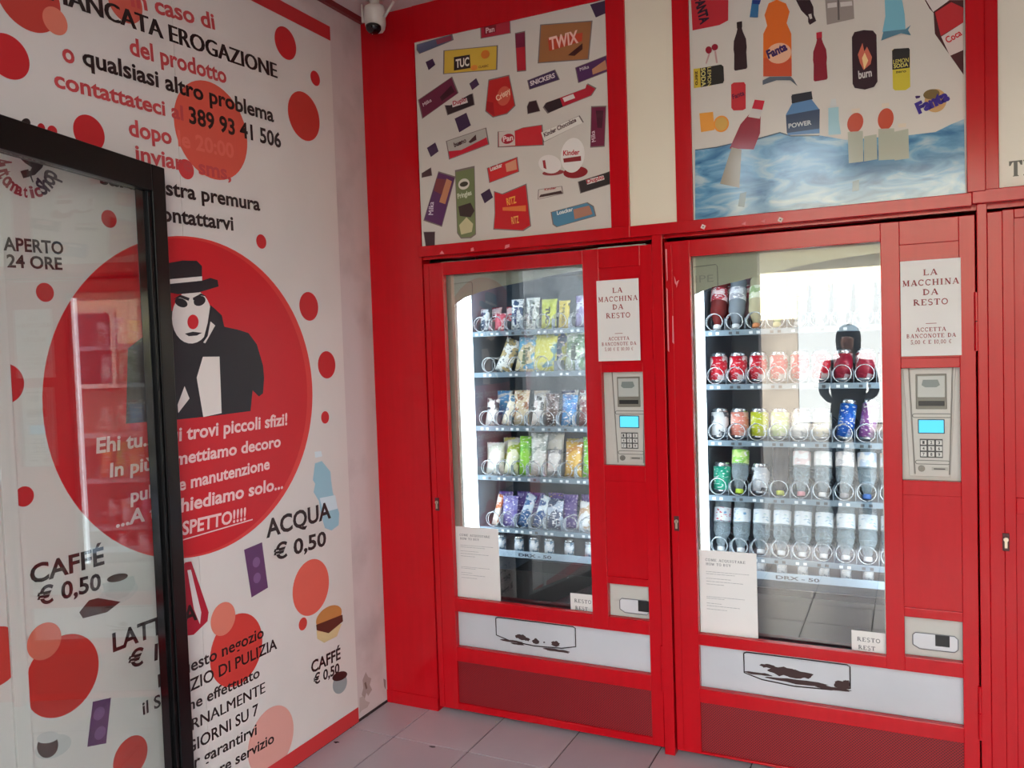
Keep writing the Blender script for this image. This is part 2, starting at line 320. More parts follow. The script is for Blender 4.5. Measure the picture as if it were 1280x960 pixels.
# big disc with a lighter rim
disc = [(-.957, 1.384), (-.957, 1.892)]
circ((216, 58, 52), disc, 1, n=96, sx=1.065); circ((204, 16, 30), [(-.972, 1.384), (-.972, 1.884)], 2, n=96, sx=1.05)
# plain hatted figure printed in black and cream on the disc
BK = (24, 20, 26)
poly(BK, [(-1.228,1.541),(-1.175,1.574),(-1.106,1.596),(-1.071,1.654),(-0.8946,1.662),(-0.8528,1.609),(-0.7877,1.599),(-0.7397,1.588),(-0.7022,1.549),(-0.6762,1.475),(-0.6739,1.431),(-0.6826,1.377),(-0.7037,1.367),(-0.7325,1.391),(-0.747,1.32),(-0.8985,1.318),(-1.06,1.319),(-1.161,1.322),(-1.248,1.324)], 3, 'printed_coat')
poly(CRM, [(-0.9481,1.511),(-0.8773,1.51),(-0.88,1.324),(-0.9586,1.318),(-0.978,1.445)], 4, 'printed_shirt')
poly(CRM, [(-1.028,1.421),(-1.011,1.381),(-1.058,1.339),(-1.059,1.365)], 4, 'printed_shirt')
ellq(CRM, [(-1.064,1.645),(-0.9037,1.659),(-0.9775,1.723),(-0.9838,1.554)], 4, 'printed_face')
poly(BK, [(-1.114,1.715),(-1.079,1.729),(-1.066,1.801),(-1.013,1.813),(-0.9546,1.817),(-0.9341,1.802),(-0.9371,1.755),(-0.9014,1.766),(-0.8704,1.761),(-0.8672,1.74),(-0.9523,1.717),(-1.036,1.707)], 5, 'printed_hat')
poly(CRM, [(-1.069,1.751),(-0.9362,1.769),(-0.937,1.755),(-1.069,1.737)], 6, 'printed_hat_band')
for q in ([(-1.05,1.684),(-1.001,1.679),(-1.029,1.695),(-1.026,1.667)], [(-0.9757,1.683),(-0.9262,1.693),(-0.9488,1.705),(-0.9482,1.674)]): ellq(BK, q, 5, 'printed_eye')
poly(BK, [(-1.057,1.69),(-1.028,1.706),(-0.9916,1.697),(-0.9964,1.688),(-1.029,1.697)], 6, 'printed_brow'); poly(BK, [(-0.979,1.698),(-0.9439,1.714),(-0.9202,1.705),(-0.9444,1.707),(-0.9778,1.69)], 6, 'printed_brow')
ellq((212, 24, 36), [(-1.006,1.621),(-0.9608,1.624),(-0.9832,1.645),(-0.9844,1.599)], 7, 'printed_nose')
poly(BK, [(-1.018,1.585),(-0.9858,1.591),(-0.9476,1.588),(-0.9696,1.579),(-1.003,1.577)], 6, 'printed_mouth')
poly(BK, [(-0.9069,1.679),(-0.8595,1.646),(-0.8488,1.598),(-0.8937,1.537),(-0.9125,1.591),(-0.9309,1.578),(-0.9499,1.551),(-0.9222,1.618)], 5, 'printed_collar')
poly(CRM, [(-0.9103,1.625),(-0.8907,1.612),(-0.9367,1.554),(-0.9452,1.557),(-0.9248,1.578)], 6, 'printed_collar')
# words
W_ = (240, 200, 196)
def ml(s, col, pts, **k): return txt(s, col, pts, **k)
ml('In caso di', TR, [(-1.154,2.545),(-0.8263,2.585),(-1.151,2.594)]); ml('MANCATA EROGAZIONE', K, [(-1.413,2.469),(-0.5375,2.507),(-1.41,2.52)], bold=.13)
ml('del prodotto', TR, [(-1.167,2.402),(-0.7865,2.421),(-1.164,2.451)]); ml('o', TR, [(-1.384,2.317),(-1.348,2.321),(-1.381,2.367)]); ml('qualsiasi altro problema', K, [(-1.325,2.326),(-0.5636,2.345),(-1.322,2.373)])
ml('contattateci al', TR, [(-1.414,2.242),(-0.9788,2.254),(-1.411,2.285)]); ml('389 93 41 506', K, [(-0.9562,2.252),(-0.5315,2.26),(-0.9531,2.302)])
ml('dopo', TR, [(-1.185,2.163),(-1.029,2.169),(-1.182,2.21)]); ml('le 20:00', (226, 104, 90), [(-1.005,2.17),(-0.7682,2.177),(-1.002,2.217)])
ml('inviare sms,', TR, [(-1.166,2.093),(-0.7868,2.1),(-1.163,2.139)]); ml('sarà nostra premura', K, [(-1.291,2.006),(-0.6545,2.017),(-1.288,2.05)]); ml('ricontattarvi', K, [(-1.162,1.927),(-0.7865,1.933),(-1.16,1.972)])
ml('APERTO', K, [(-1.578,1.793),(-1.414,1.797),(-1.576,1.825)]); ml('24 ORE', K, [(-1.571,1.751),(-1.42,1.755),(-1.57,1.782)])
ml('Ehi tu... qui trovi piccoli sfizi!', W_, [(-1.349,1.251),(-0.5631,1.256),(-1.346,1.292)], shear=.08); ml('In più vi mettiamo decoro', W_, [(-1.31,1.178),(-0.6044,1.181),(-1.308,1.216)], shear=.08)
ml('pulizia e manutenzione', W_, [(-1.247,1.094),(-0.6657,1.109),(-1.245,1.132)], shear=.08); ml('...A te chiediamo solo...', W_, [(-1.299,1.032),(-0.6024,1.029),(-1.297,1.073)], shear=.08)
ml('RISPETTO!!!!', W_, [(-1.115,0.9599),(-0.791,0.9531),(-1.113,1)], shear=.08); poly(W_, [(-1.068,0.9456),(-0.7613,0.9492),(-0.7616,0.9451),(-1.068,0.9419)], 3, 'printed_underline')
ml('CAFFÉ', K, [(-1.559,0.9395),(-1.342,0.9385),(-1.556,0.9865)]); ml('€ 0,50', K, [(-1.544,0.8787),(-1.357,0.8711),(-1.541,0.9221)])
ml('ACQUA', K, [(-0.699,0.8697),(-0.3392,0.8707),(-0.695,0.9307)]); ml('€ 0,50', K, [(-0.6669,0.7808),(-0.3753,0.7701),(-0.6634,0.8339)])
ml('LATTINA', K, [(-1.33,0.6827),(-1.022,0.6817),(-1.327,0.7335)]); ml('€ 1,00', K, [(-1.284,0.6174),(-1.068,0.5972),(-1.282,0.664)])
ml('In questo negozio', K, [(-1.183,0.5232),(-0.733,0.5279),(-1.18,0.5608)], bold=.018); ml('il SERVIZIO DI PULIZIA', K, [(-1.242,0.4637),(-0.6704,0.4659),(-1.24,0.5005)], bold=.018); ml('viene effettuato', K, [(-1.148,0.4072),(-0.7622,0.397),(-1.145,0.4417)], bold=.018)
ml('GIORNALMENTE', K, [(-1.172,0.3416),(-0.7396,0.3341),(-1.17,0.3777)], bold=.05); ml('7 GIORNI SU 7', K, [(-1.133,0.2733),(-0.776,0.2724),(-1.131,0.3099)], bold=.018); ml('per garantirvi', K, [(-1.125,0.2203),(-0.789,0.2061),(-1.123,0.257)], bold=.018)
ml('il migliore servizio', K, [(-1.15,0.1555),(-0.7069,0.1417),(-1.147,0.19)], bold=.018)
ml('CAFFÉ', K, [(-0.4945,0.3101),(-0.3171,0.3032),(-0.4916,0.3527)]); ml('€ 0,50', K, [(-0.4839,0.26),(-0.3282,0.2518),(-0.4815,0.2971)])
# round emblem, upper left
cc, rp = [(-1.508,2.022),(-1.487,1.937)]; rad = math.hypot(rp[0] - cc[0], rp[1] - cc[1])
word = 'AutomaticShop'
for i, ch in enumerate(word):
    a = math.radians(-172 + i * 13.2); p = (cc[0] + rad * math.cos(a), cc[1] + rad * math.sin(a)); e = (-math.sin(a), math.cos(a)); q = .011 if ch in 'it' else (.03 if ch == 'm' else .02)
    p0 = (p[0] - e[0] * q / 2, p[1] - e[1] * q / 2); p1 = (p[0] + e[0] * q / 2, p[1] + e[1] * q / 2)
    txt(ch, (150, 50, 62) if i < 9 else (60, 44, 60), [p0, p1, (p0[0] - math.cos(a) * .05, p0[1] - math.sin(a) * .03)], bold=.03)
poly((60, 56, 56), [(-1.532,2.068),(-1.445,2.081),(-1.447,2.053),(-1.461,2.019),(-1.483,1.996),(-1.504,1.988),(-1.49,2.014),(-1.508,2.022),(-1.52,2.031),(-1.529,2.037),(-1.52,2.05)], 2, 'printed_head'); poly((216, 208, 202), [(-1.518,2.054),(-1.488,2.053),(-1.493,2.029),(-1.505,2.035)], 3, 'printed_face')
poly((60, 56, 56), [(-1.522,1.999),(-1.5,2.008),(-1.498,1.989),(-1.515,1.982)], 2, 'printed_chin'); poly((60, 56, 56), [(-1.502,2.002),(-1.497,2.005),(-1.488,1.977),(-1.491,1.975)], 3, 'printed_shape')
for q, cq in (([(-1.514,2.121),(-1.487,2.13),(-1.499,2.138),(-1.501,2.11)], K), ([(-1.469,2.123),(-1.447,2.125),(-1.458,2.135),(-1.459,2.108)], RD), ([(-1.441,2.122),(-1.413,2.123),(-1.426,2.136),(-1.428,2.107)], RD)): ellq(cq, q, 2, 'printed_letter')
# small printed pictures
poly((150, 190, 204), [(-0.4189,1.03),(-0.3292,1.02),(-0.3216,0.9669),(-0.3121,0.9415),(-0.2862,0.877),(-0.2931,0.8304),(-0.339,0.8186),(-0.3781,0.8363),(-0.3964,0.8867),(-0.4067,0.9467),(-0.4358,0.9864)], 2, 'printed_water_bottle')
poly((150, 190, 204), [(-0.4198,1.094),(-0.3789,1.097),(-0.3302,1.049),(-0.3267,0.9998),(-0.41,0.9974),(-0.4366,1.033)], 1.5, 'printed_water_bottle'); poly((214, 226, 230), [(-0.4201,1.138),(-0.3812,1.136),(-0.3761,1.115),(-0.4184,1.115)], 3, 'printed_bottle_cap')
poly((206, 222, 228), [(-0.4024,0.9575),(-0.3076,0.9526),(-0.2962,0.8969),(-0.3848,0.8984)], 3, 'printed_bottle_label')
for q, z in (([(-0.8073,0.8525),(-0.7205,0.8586),(-0.7014,0.6932),(-0.7829,0.6813)], 3), ([(-1.401,0.5675),(-1.344,0.5564),(-1.367,0.4351),(-1.425,0.4513)], 3)):
    poly((96, 54, 98), q, 2, 'printed_sachet'); cx = sum(p[0] for p in q) / 4; cz = sum(p[1] for p in q) / 4
    for d in (-.03, .025): circ((128, 90, 134), [(cx, cz + d), (cx, cz + d + .018)], 3, n=16)
poly((176, 26, 48), [(-1.085,0.8539),(-1.058,0.8716),(-1.035,0.8686),(-0.9746,0.6884),(-0.9814,0.6611),(-1.04,0.6363),(-1.087,0.647),(-1.114,0.768)], 2, 'printed_drink_can'); poly((226, 214, 212), [(-1.053,0.8455),(-1.039,0.8438),(-1.006,0.6981),(-1.014,0.6616),(-1.035,0.7163)], 4, 'printed_wave')
ellq((196, 130, 70), [(-0.4543,0.4956),(-0.2971,0.4873),(-0.3731,0.5293),(-0.3785,0.4482)], 2, 'printed_burger_bun', a0=0, a1=2 * PI); poly((92, 44, 32), [(-0.4552,0.482),(-0.2943,0.472),(-0.2923,0.4448),(-0.3836,0.4262),(-0.4531,0.4606)], 3, 'printed_burger_filling'); poly((214, 190, 140), [(-0.4533,0.4583),(-0.3004,0.4377),(-0.3335,0.3978),(-0.4128,0.3982),(-0.4518,0.4277)], 2.3, 'printed_burger_bun')
ellq((150, 158, 158), [(-0.3724,0.2086),(-0.2824,0.1884),(-0.3249,0.2445),(-0.3339,0.1672)], 2, 'printed_cup'); ellq((60, 30, 28), [(-0.3737,0.2449),(-0.2799,0.2265),(-0.3262,0.2534),(-0.3286,0.2182)], 3, 'printed_coffee')
poly((196, 196, 192), [(-1.352,0.8841),(-1.248,0.8797),(-1.243,0.8545),(-1.272,0.8271),(-1.307,0.8242),(-1.344,0.8479)], 2, 'printed_cup'); ellq((60, 34, 28), [(-1.337,0.8912),(-1.268,0.885),(-1.302,0.8992),(-1.304,0.877)], 3, 'printed_coffee'); ellq((206, 204, 200), [(-1.364,0.8449),(-1.235,0.8433),(-1.299,0.874),(-1.303,0.8125)], 1, 'printed_saucer')
poly((70, 38, 34), [(-1.427,0.8258),(-1.396,0.8501),(-1.368,0.8487),(-1.297,0.8171),(-1.342,0.8003),(-1.417,0.8063)], 3, 'printed_coffee_beans')
ellq((196, 194, 190), [(-1.572,0.505),(-1.47,0.4868),(-1.521,0.526),(-1.523,0.4655)], 1, 'printed_saucer'); ellq((90, 74, 70), [(-1.566,0.5221),(-1.508,0.502),(-1.536,0.5364),(-1.54,0.4739)], 2, 'printed_glass_cup'); ellq((200, 198, 196), [(-1.566,0.536),(-1.505,0.5186),(-1.537,0.5426),(-1.537,0.5122)], 3, 'printed_foam')
# ------------------------------------------------------------------ signs over the doors
def sign(name, label, x0, x1, z0, z1, m, y=.004):
    t = thing(name, label, 'sign', ((x0 + x1) / 2, y, z0))
    MB().box(x0, x1, .001, .008, z0, z1).build('panel', m, t).matrix_parent_inverse = Matrix.Translation((-(x0 + x1) / 2, -y, -z0)); return t
SW = mat((206, 200, 194), .3, name='glossy white sign'); SC = mat((226, 218, 200), .5, name='cream board')
s = sign('snack_poster', 'white poster printed with snack packets above the left vending machine', .2605, 1.0755, 1.932, 2.80, SW)
def sp(t): CUR.update(pl='B', par=t, base=-.0005, rough=.3)
def unpar(t):
    for c in t.children:
        if c.name.split('.')[0] != 'panel': c.matrix_parent_inverse = Matrix.Translation(-t.location)
sp(s)
def pk(col, pts, label=None, lc=(230, 225, 220), tp=None, c2=None, p2=None, bold=.03):
    mu = sum(a for a, b in pts) / len(pts); mv = sum(b for a, b in pts) / len(pts)
    poly((120, 108, 106), [(mu + (a - mu) * 1.04 + (.0012 if a > mu else -.0012), mv + (b - mv) * 1.04 + (.0012 if b > mv else -.0012)) for a, b in pts], .5, 'printed_outline'); poly(col, pts, 1, 'printed_packet')
    if p2: poly(c2, p2, 2, 'printed_shape')
    if label: txt(label, lc, tp, 3, bold)
pk((214, 178, 66), [(0.3993,2.696),(0.6303,2.672),(0.624,2.585),(0.3938,2.609)], 'TUC', (236, 230, 220), [(0.448,2.621),(0.5081,2.62),(0.4493,2.652)], (48, 30, 34), [(0.4407,2.664),(0.5127,2.661),(0.5136,2.609),(0.4385,2.612)])
ellq((210, 120, 40), [(0.5614,2.653),(0.5988,2.651),(0.5807,2.666),(0.5806,2.633)], 2); txt('CLASSIC', (110, 70, 40), [(0.5488,2.602),(0.5927,2.6),(0.5492,2.61)], 3); ellq((226, 140, 60), [(0.5136,2.61),(0.5444,2.609),(0.5294,2.618),(0.5297,2.597)], 2)
pk((158, 104, 62), [(0.8198,2.713),(1.018,2.687),(1,2.557),(0.8053,2.579)], 'TWIX', (236, 190, 180), [(0.8519,2.616),(0.9668,2.622),(0.8534,2.66)], (190, 66, 40), [(0.8452,2.659),(0.9835,2.654),(0.9799,2.624),(0.849,2.612)]); poly((70, 28, 26), [(0.9233,2.583),(0.9823,2.616),(0.9816,2.594),(0.9495,2.576)], 3)
pk((90, 96, 124), [(0.2736,2.744),(0.4322,2.753),(0.4374,2.732),(0.2846,2.708),(0.2728,2.726)], None, None, None, (140, 60, 80), [(0.3614,2.746),(0.4322,2.751),(0.4344,2.732),(0.3668,2.727)])
for q in ([(0.3094,2.669),(0.3429,2.676),(0.3542,2.65),(0.3223,2.634)], [(0.5052,2.55),(0.5368,2.566),(0.5493,2.539),(0.5173,2.523)], [(0.4338,2.425),(0.4876,2.44),(0.5059,2.388),(0.4527,2.368)], [(0.3007,2.328),(0.341,2.344),(0.3549,2.307),(0.3179,2.289)], [(0.5385,2.116),(0.5787,2.133),(0.5926,2.097),(0.5548,2.078)], [(1.015,2.749),(1.082,2.751),(1.08,2.707),(1.036,2.698)]):
    poly((62, 40, 72), q, 1, 'printed_packet')
pk((176, 36, 56), [(0.5655,2.756),(0.6878,2.757),(0.6889,2.711),(0.5651,2.715)], 'Pan', (230, 200, 200), [(0.5861,2.729),(0.6238,2.729),(0.5868,2.748)], (130, 14, 32), [(0.5784,2.756),(0.6305,2.753),(0.6294,2.726),(0.58,2.724)])
pk((182, 34, 50), [(0.7112,2.702),(0.7504,2.702),(0.7498,2.56),(0.7145,2.563)], None, None, None, (120, 30, 60), [(0.7117,2.702),(0.7504,2.701),(0.7501,2.647),(0.7121,2.649)])
pk((66, 44, 84), [(0.7578,2.519),(0.8671,2.539),(0.8842,2.502),(0.765,2.486)], 'SNICKERS', (216, 206, 210), [(0.7681,2.497),(0.87,2.512),(0.7688,2.514)])
pk((80, 40, 90), [(0.9533,2.532),(1.071,2.554),(1.077,2.5),(0.9632,2.478)], 'Milka', (226, 216, 226), [(0.9697,2.517),(1.005,2.522),(0.9701,2.529)], (186, 130, 100), [(1.016,2.516),(1.068,2.54),(1.074,2.506),(1.018,2.496)])
pk((104, 32, 60), [(0.2714,2.524),(0.4253,2.587),(0.4511,2.521),(0.2871,2.45)], 'Milka', (230, 216, 222), [(0.2929,2.494),(0.3325,2.509),(0.2897,2.508)], (60, 22, 36), [(0.3702,2.519),(0.4241,2.557),(0.4381,2.529),(0.3788,2.502)])
pk((44, 28, 34), [(0.3934,2.484),(0.4166,2.48),(0.5035,2.507),(0.5167,2.508),(0.5227,2.466),(0.4041,2.445)], 'Duplo', (170, 40, 60), [(0.4298,2.477),(0.4907,2.486),(0.4275,2.493)], (214, 200, 200), [(0.4243,2.489),(0.4911,2.497),(0.4963,2.478),(0.4265,2.47)])
pk((188, 34, 34), [(0.5924,2.547),(0.6772,2.55),(0.6986,2.436),(0.6635,2.411),(0.6056,2.407),(0.5746,2.435)], 'Crispy', (236, 196, 170), [(0.6252,2.462),(0.6863,2.488),(0.6213,2.483)], (160, 20, 28), [(0.5789,2.47),(0.6077,2.46),(0.6115,2.408),(0.5746,2.435)])
ellq((206, 90, 70), [(0.6246,2.478),(0.6835,2.488),(0.653,2.514),(0.6561,2.442)], 2)
pk((50, 30, 36), [(0.7515,2.422),(0.7605,2.438),(0.7883,2.439),(0.8023,2.399),(0.7534,2.396)]); pk((178, 28, 50), [(0.8203,2.411),(0.8317,2.425),(0.9875,2.451),(0.9932,2.466),(1.026,2.444),(1.007,2.423),(0.8958,2.4),(0.8386,2.386)], None, None, None, (44, 30, 36), [(0.8203,2.411),(0.8317,2.425),(0.8862,2.433),(0.8969,2.399),(0.8386,2.386)])
poly((226, 216, 216), [(0.8969,2.431),(0.9398,2.439),(0.9472,2.423),(0.9044,2.415)], 3)
pk((222, 218, 212), [(0.805,2.317),(0.9582,2.355),(0.9732,2.329),(0.8169,2.282)], 'Kinder Chocolate', (90, 60, 66), [(0.8192,2.298),(0.9497,2.337),(0.8142,2.313)]); pk((112, 30, 62), [(1.01,2.38),(1.064,2.373),(1.054,2.234),(1.002,2.238)], 'Milka', (226, 200, 214), [(1.023,2.254),(1.019,2.293),(1.007,2.256)], (74, 24, 44), [(1.026,2.365),(1.055,2.36),(1.048,2.299),(1.03,2.302)])
pk((176, 172, 166), [(0.3948,2.341),(0.569,2.367),(0.5795,2.305),(0.406,2.271)], 'bueno', (70, 30, 34), [(0.4291,2.313),(0.4842,2.326),(0.4269,2.331)], (196, 30, 52), [(0.4011,2.301),(0.4589,2.298),(0.5735,2.332),(0.5795,2.305),(0.406,2.271)]); poly((64, 30, 34), [(0.4931,2.325),(0.5269,2.349),(0.5291,2.328),(0.5019,2.319)], 3)
pk((200, 40, 50), [(0.6265,2.345),(0.695,2.338),(0.7292,2.345),(0.807,2.344),(0.81,2.271),(0.6243,2.289)], 'Pan', (232, 206, 204), [(0.6451,2.304),(0.6881,2.306),(0.6442,2.324)], (206, 196, 190), [(0.6276,2.345),(0.6951,2.34),(0.6958,2.284),(0.6266,2.289)]); ellq((170, 24, 44), [(0.638,2.315),(0.693,2.316),(0.6662,2.332),(0.666,2.294)], 2.5)
pk((208, 40, 44), [(0.5736,2.212),(0.6998,2.237),(0.7052,2.184),(0.5814,2.157)], 'Loacker', (238, 226, 220), [(0.586,2.199),(0.6387,2.21),(0.5842,2.215)], (216, 150, 120), [(0.6506,2.219),(0.6967,2.231),(0.6999,2.192),(0.6551,2.188)])
ellq((226, 222, 220), [(0.8819,2.224),(0.9775,2.217),(0.9346,2.279),(0.9252,2.152)], 2, 'printed_egg'); ellq((224, 218, 216), [(0.791,2.201),(0.8833,2.184),(0.8387,2.229),(0.8391,2.16)], 2, 'printed_egg'); ellq((140, 28, 36), [(0.8905,2.159),(0.9876,2.154),(0.9365,2.173),(0.9351,2.13)], 1, 'printed_shape'); ellq((150, 60, 62), [(0.8053,2.167),(0.8934,2.163),(0.8449,2.172),(0.8442,2.151)], 1)
txt('Kinder', (190, 36, 50), [(0.8925,2.219),(0.958,2.215),(0.8915,2.237)], 4); poly((140, 40, 44), [(0.8922,2.208),(0.963,2.209),(0.9635,2.191),(0.8944,2.193)], 3); poly((160, 40, 46), [(0.8079,2.212),(0.8189,2.212),(0.8232,2.177),(0.8114,2.184)], 3)
pk((48, 40, 40), [(0.9505,2.115),(0.9665,2.118),(1.055,2.134),(1.071,2.138),(1.075,2.095),(0.9588,2.074)], 'Duplo', (178, 44, 60), [(0.9829,2.105),(1.05,2.115),(0.9813,2.119)], (222, 212, 208), [(0.9797,2.119),(1.048,2.127),(1.052,2.112),(0.9844,2.101)])
pk((206, 196, 190), [(0.7887,2.104),(0.8807,2.106),(0.8852,2.08),(0.7853,2.07)], 'Kinder', (170, 60, 60), [(0.8123,2.098),(0.8616,2.1),(0.8114,2.106)], (70, 44, 40), [(0.7952,2.085),(0.8802,2.091),(0.8852,2.08),(0.7877,2.075)])
pk((196, 26, 36), [(0.6347,2.103),(0.7337,2.129),(0.7468,1.974),(0.7152,1.959),(0.6297,1.971),(0.592,1.976),(0.6001,2.035),(0.6003,2.117)], 'RITZ', (236, 170, 70), [(0.6532,2.06),(0.6935,2.066),(0.6525,2.086)], (220, 120, 60), [(0.6328,2.054),(0.7327,2.052),(0.7318,2.029),(0.6324,2.042)]); txt('RITZ', (236, 170, 90), [(0.6706,1.986),(0.7021,1.989),(0.6704,2.012)], 3)
pk((78, 130, 160), [(0.8385,2.014),(0.9796,2.034),(1.003,2.018),(1.011,1.984),(0.8595,1.959),(0.8446,1.97)], 'Loacker', (226, 232, 232), [(0.861,2.002),(0.9259,2.011),(0.8603,2.016)], (170, 120, 100), [(0.9261,2.016),(0.9898,2.024),(1.002,1.991),(0.9302,1.979)])
pk((88, 42, 92), [(0.3514,2.223),(0.4242,2.194),(0.3559,2.01),(0.2755,2.043)], 'Milka', (232, 220, 236), [(0.3191,2.057),(0.3245,2.108),(0.2973,2.063)], (190, 130, 96), [(0.3873,2.194),(0.4114,2.181),(0.3769,2.094),(0.3494,2.105)]); poly((120, 56, 60), [(0.341,2.2),(0.3841,2.192),(0.3631,2.133),(0.3264,2.153)], 3)
pk((112, 124, 84), [(0.4294,2.215),(0.5129,2.221),(0.5087,1.965),(0.4872,1.953),(0.4449,1.955),(0.4287,1.978)], 'Pringles', (206, 212, 190), [(0.436,2.109),(0.4998,2.118),(0.4367,2.128)], (60, 46, 44), [(0.4365,2.078),(0.4926,2.087),(0.5092,2.054),(0.4903,2.03),(0.4422,2.04)]); ellq((214, 210, 200), [(0.44,2.164),(0.4908,2.164),(0.4664,2.185),(0.4646,2.142)], 2); ellq((60, 56, 44), [(0.4472,2.162),(0.4848,2.163),(0.4659,2.173),(0.4651,2.153)], 3); poly((196, 190, 150), [(0.4377,2.004),(0.4723,2.032),(0.5012,2.003),(0.4939,1.972),(0.4453,1.966)], 3)
pk((70, 40, 46), [(0.2729,2.229),(0.3147,2.246),(0.3185,2.216),(0.2722,2.213)]); pk((62, 36, 44), [(0.2719,1.991),(0.3224,1.987),(0.3189,1.934),(0.279,1.935)])
unpar(s)
s = sign('blank_sign_panel', 'plain cream panel between the snack poster and the drinks poster', 1.146, 1.318, 1.93, 2.83, SC)
s = sign('drinks_poster', 'glossy poster of printed drinks over blue water above the right vending machine', 1.376, 2.213, 1.93, 2.83, SW); sp(s); CUR['rough'] = .12
wat = [(1.386,2.175),(1.46,2.175),(1.523,2.181),(1.548,2.176),(1.606,2.186),(1.67,2.195),(1.704,2.179),(1.793,2.167),(1.872,2.141),(1.962,2.136),(2.05,2.13),(2.13,2.129),(2.172,2.146),(2.208,2.157),(2.21,1.926),(1.985,1.919),(1.72,1.922),(1.543,1.927),(1.38,1.93)]
m, t, p = nodes('printed water'); tc = N(t, 'ShaderNodeTexCoord'); mp = N(t, 'ShaderNodeMapping'); mp.inputs['Scale'].default_value = (3, 3, 9); t.links.new(tc.outputs['Object'], mp.inputs[0])
nz = N(t, 'ShaderNodeTexNoise', Scale=2.2, Detail=6.0, Distortion=1.2); t.links.new(mp.outputs[0], nz.inputs['Vector']); rm = ramp(t, nz.outputs[0], [(.30, lin((52, 104, 150))), (.5, lin((104, 158, 194))), (.72, lin((182, 204, 210)))]); t.links.new(rm.outputs[0], p.inputs['Base Color']); p.inputs['Roughness'].default_value = .12  # water print, its contrast softened in colour to suggest pale glare
flat('printed_water', wat, [tuple(range(len(wat)))], None, 1, m)
poly((70, 90, 106), [(1.386,2.175),(1.46,2.175),(1.523,2.181),(1.548,2.176),(1.606,2.186),(1.67,2.195),(1.704,2.179),(1.793,2.167),(1.793,2.164),(1.704,2.175),(1.67,2.191),(1.606,2.181),(1.548,2.171),(1.523,2.177),(1.46,2.171),(1.386,2.172)], 2, 'printed_ripple')
def bottle2(col, c, cap, w_, label=None):  # outline of an upright printed bottle: base centre, cap top centre
    (x0, z0), (x1, z1) = c; dx, dz = x1 - x0, z1 - z0
    prof = [(0, .42), (.03, .5), (.35, .46), (.45, .5), (.62, .46), (.78, .24), (.86, .17), (.88, .2), (1, .2)]
    P = [(x0 + dx * a - dz * 0 + b * w_, z0 + dz * a) for a, b in prof] + [(x0 + dx * a - b * w_, z0 + dz * a) for a, b in prof[::-1]]
    poly(col, P, 2, 'printed_bottle'); P = [(x0 + dx * a + b * w_, z0 + dz * a) for a, b in prof[-2:]] + [(x0 + dx * a - b * w_, z0 + dz * a) for a, b in prof[-2:][::-1]]; poly(cap, P, 3, 'printed_cap')
bottle2((52, 34, 38), [(1.547,2.421),(1.546,2.581)], (40, 28, 30), .044); bottle2((140, 30, 48), [(1.8,2.342),(1.798,2.497)], (190, 40, 60), .043)
# big orange bottle
poly((222, 108, 36), [(1.62,2.386),(1.623,2.526),(1.636,2.55),(1.628,2.586),(1.642,2.622),(1.668,2.628),(1.697,2.61),(1.708,2.581),(1.698,2.546),(1.712,2.509),(1.711,2.371)], 2, 'printed_bottle'); poly((206, 84, 50), [(1.621,2.386),(1.622,2.446),(1.711,2.429),(1.711,2.371)], 3, 'printed_bottle'); poly((206, 90, 70), [(1.651,2.631),(1.683,2.624),(1.683,2.647),(1.652,2.654)], 3, 'printed_cap')
txt('Fanta', (60, 34, 90), [(1.638,2.441),(1.7,2.46),(1.639,2.469)], 5, .05); ellq((232, 180, 150), [(1.633,2.455),(1.711,2.448),(1.673,2.486),(1.673,2.419)], 4); poly((96, 104, 116), [(1.618,2.373),(1.641,2.381),(1.707,2.371),(1.716,2.36),(1.729,2.335),(1.707,2.358),(1.663,2.366),(1.618,2.358)], 4, 'printed_splash')
poly((186, 40, 52), [(1.384,2.688),(1.511,2.661),(1.509,2.593),(1.479,2.583),(1.387,2.583)], 2, 'printed_can'); txt('FANTA', (40, 24, 40), [(1.398,2.688),(1.416,2.596),(1.428,2.69)], 3, .05)
poly((50, 110, 160), [(1.589,2.644),(1.612,2.639),(1.607,2.583),(1.58,2.589)], 2, 'printed_bottle'); poly((40, 60, 130), [(1.591,2.644),(1.618,2.638),(1.613,2.624),(1.59,2.631)], 3, 'printed_cap')
poly((48, 30, 36), [(1.728,2.615),(1.772,2.606),(1.782,2.581),(1.783,2.555),(1.79,2.535),(1.77,2.526),(1.765,2.536),(1.765,2.551),(1.744,2.578)], 2, 'printed_bottle'); poly((206, 200, 196), [(1.766,2.56),(1.775,2.561),(1.778,2.545),(1.771,2.544)], 3)
poly((150, 140, 136), [(1.818,2.596),(1.902,2.578),(1.904,2.519),(1.822,2.516)], 2, 'printed_can'); poly((100, 94, 92), [(1.855,2.588),(1.86,2.587),(1.861,2.524),(1.855,2.524)], 3); poly((206, 200, 198), [(1.825,2.583),(1.853,2.581),(1.853,2.566),(1.825,2.568)], 3); poly((206, 200, 198), [(1.863,2.579),(1.898,2.575),(1.899,2.561),(1.864,2.564)], 3)
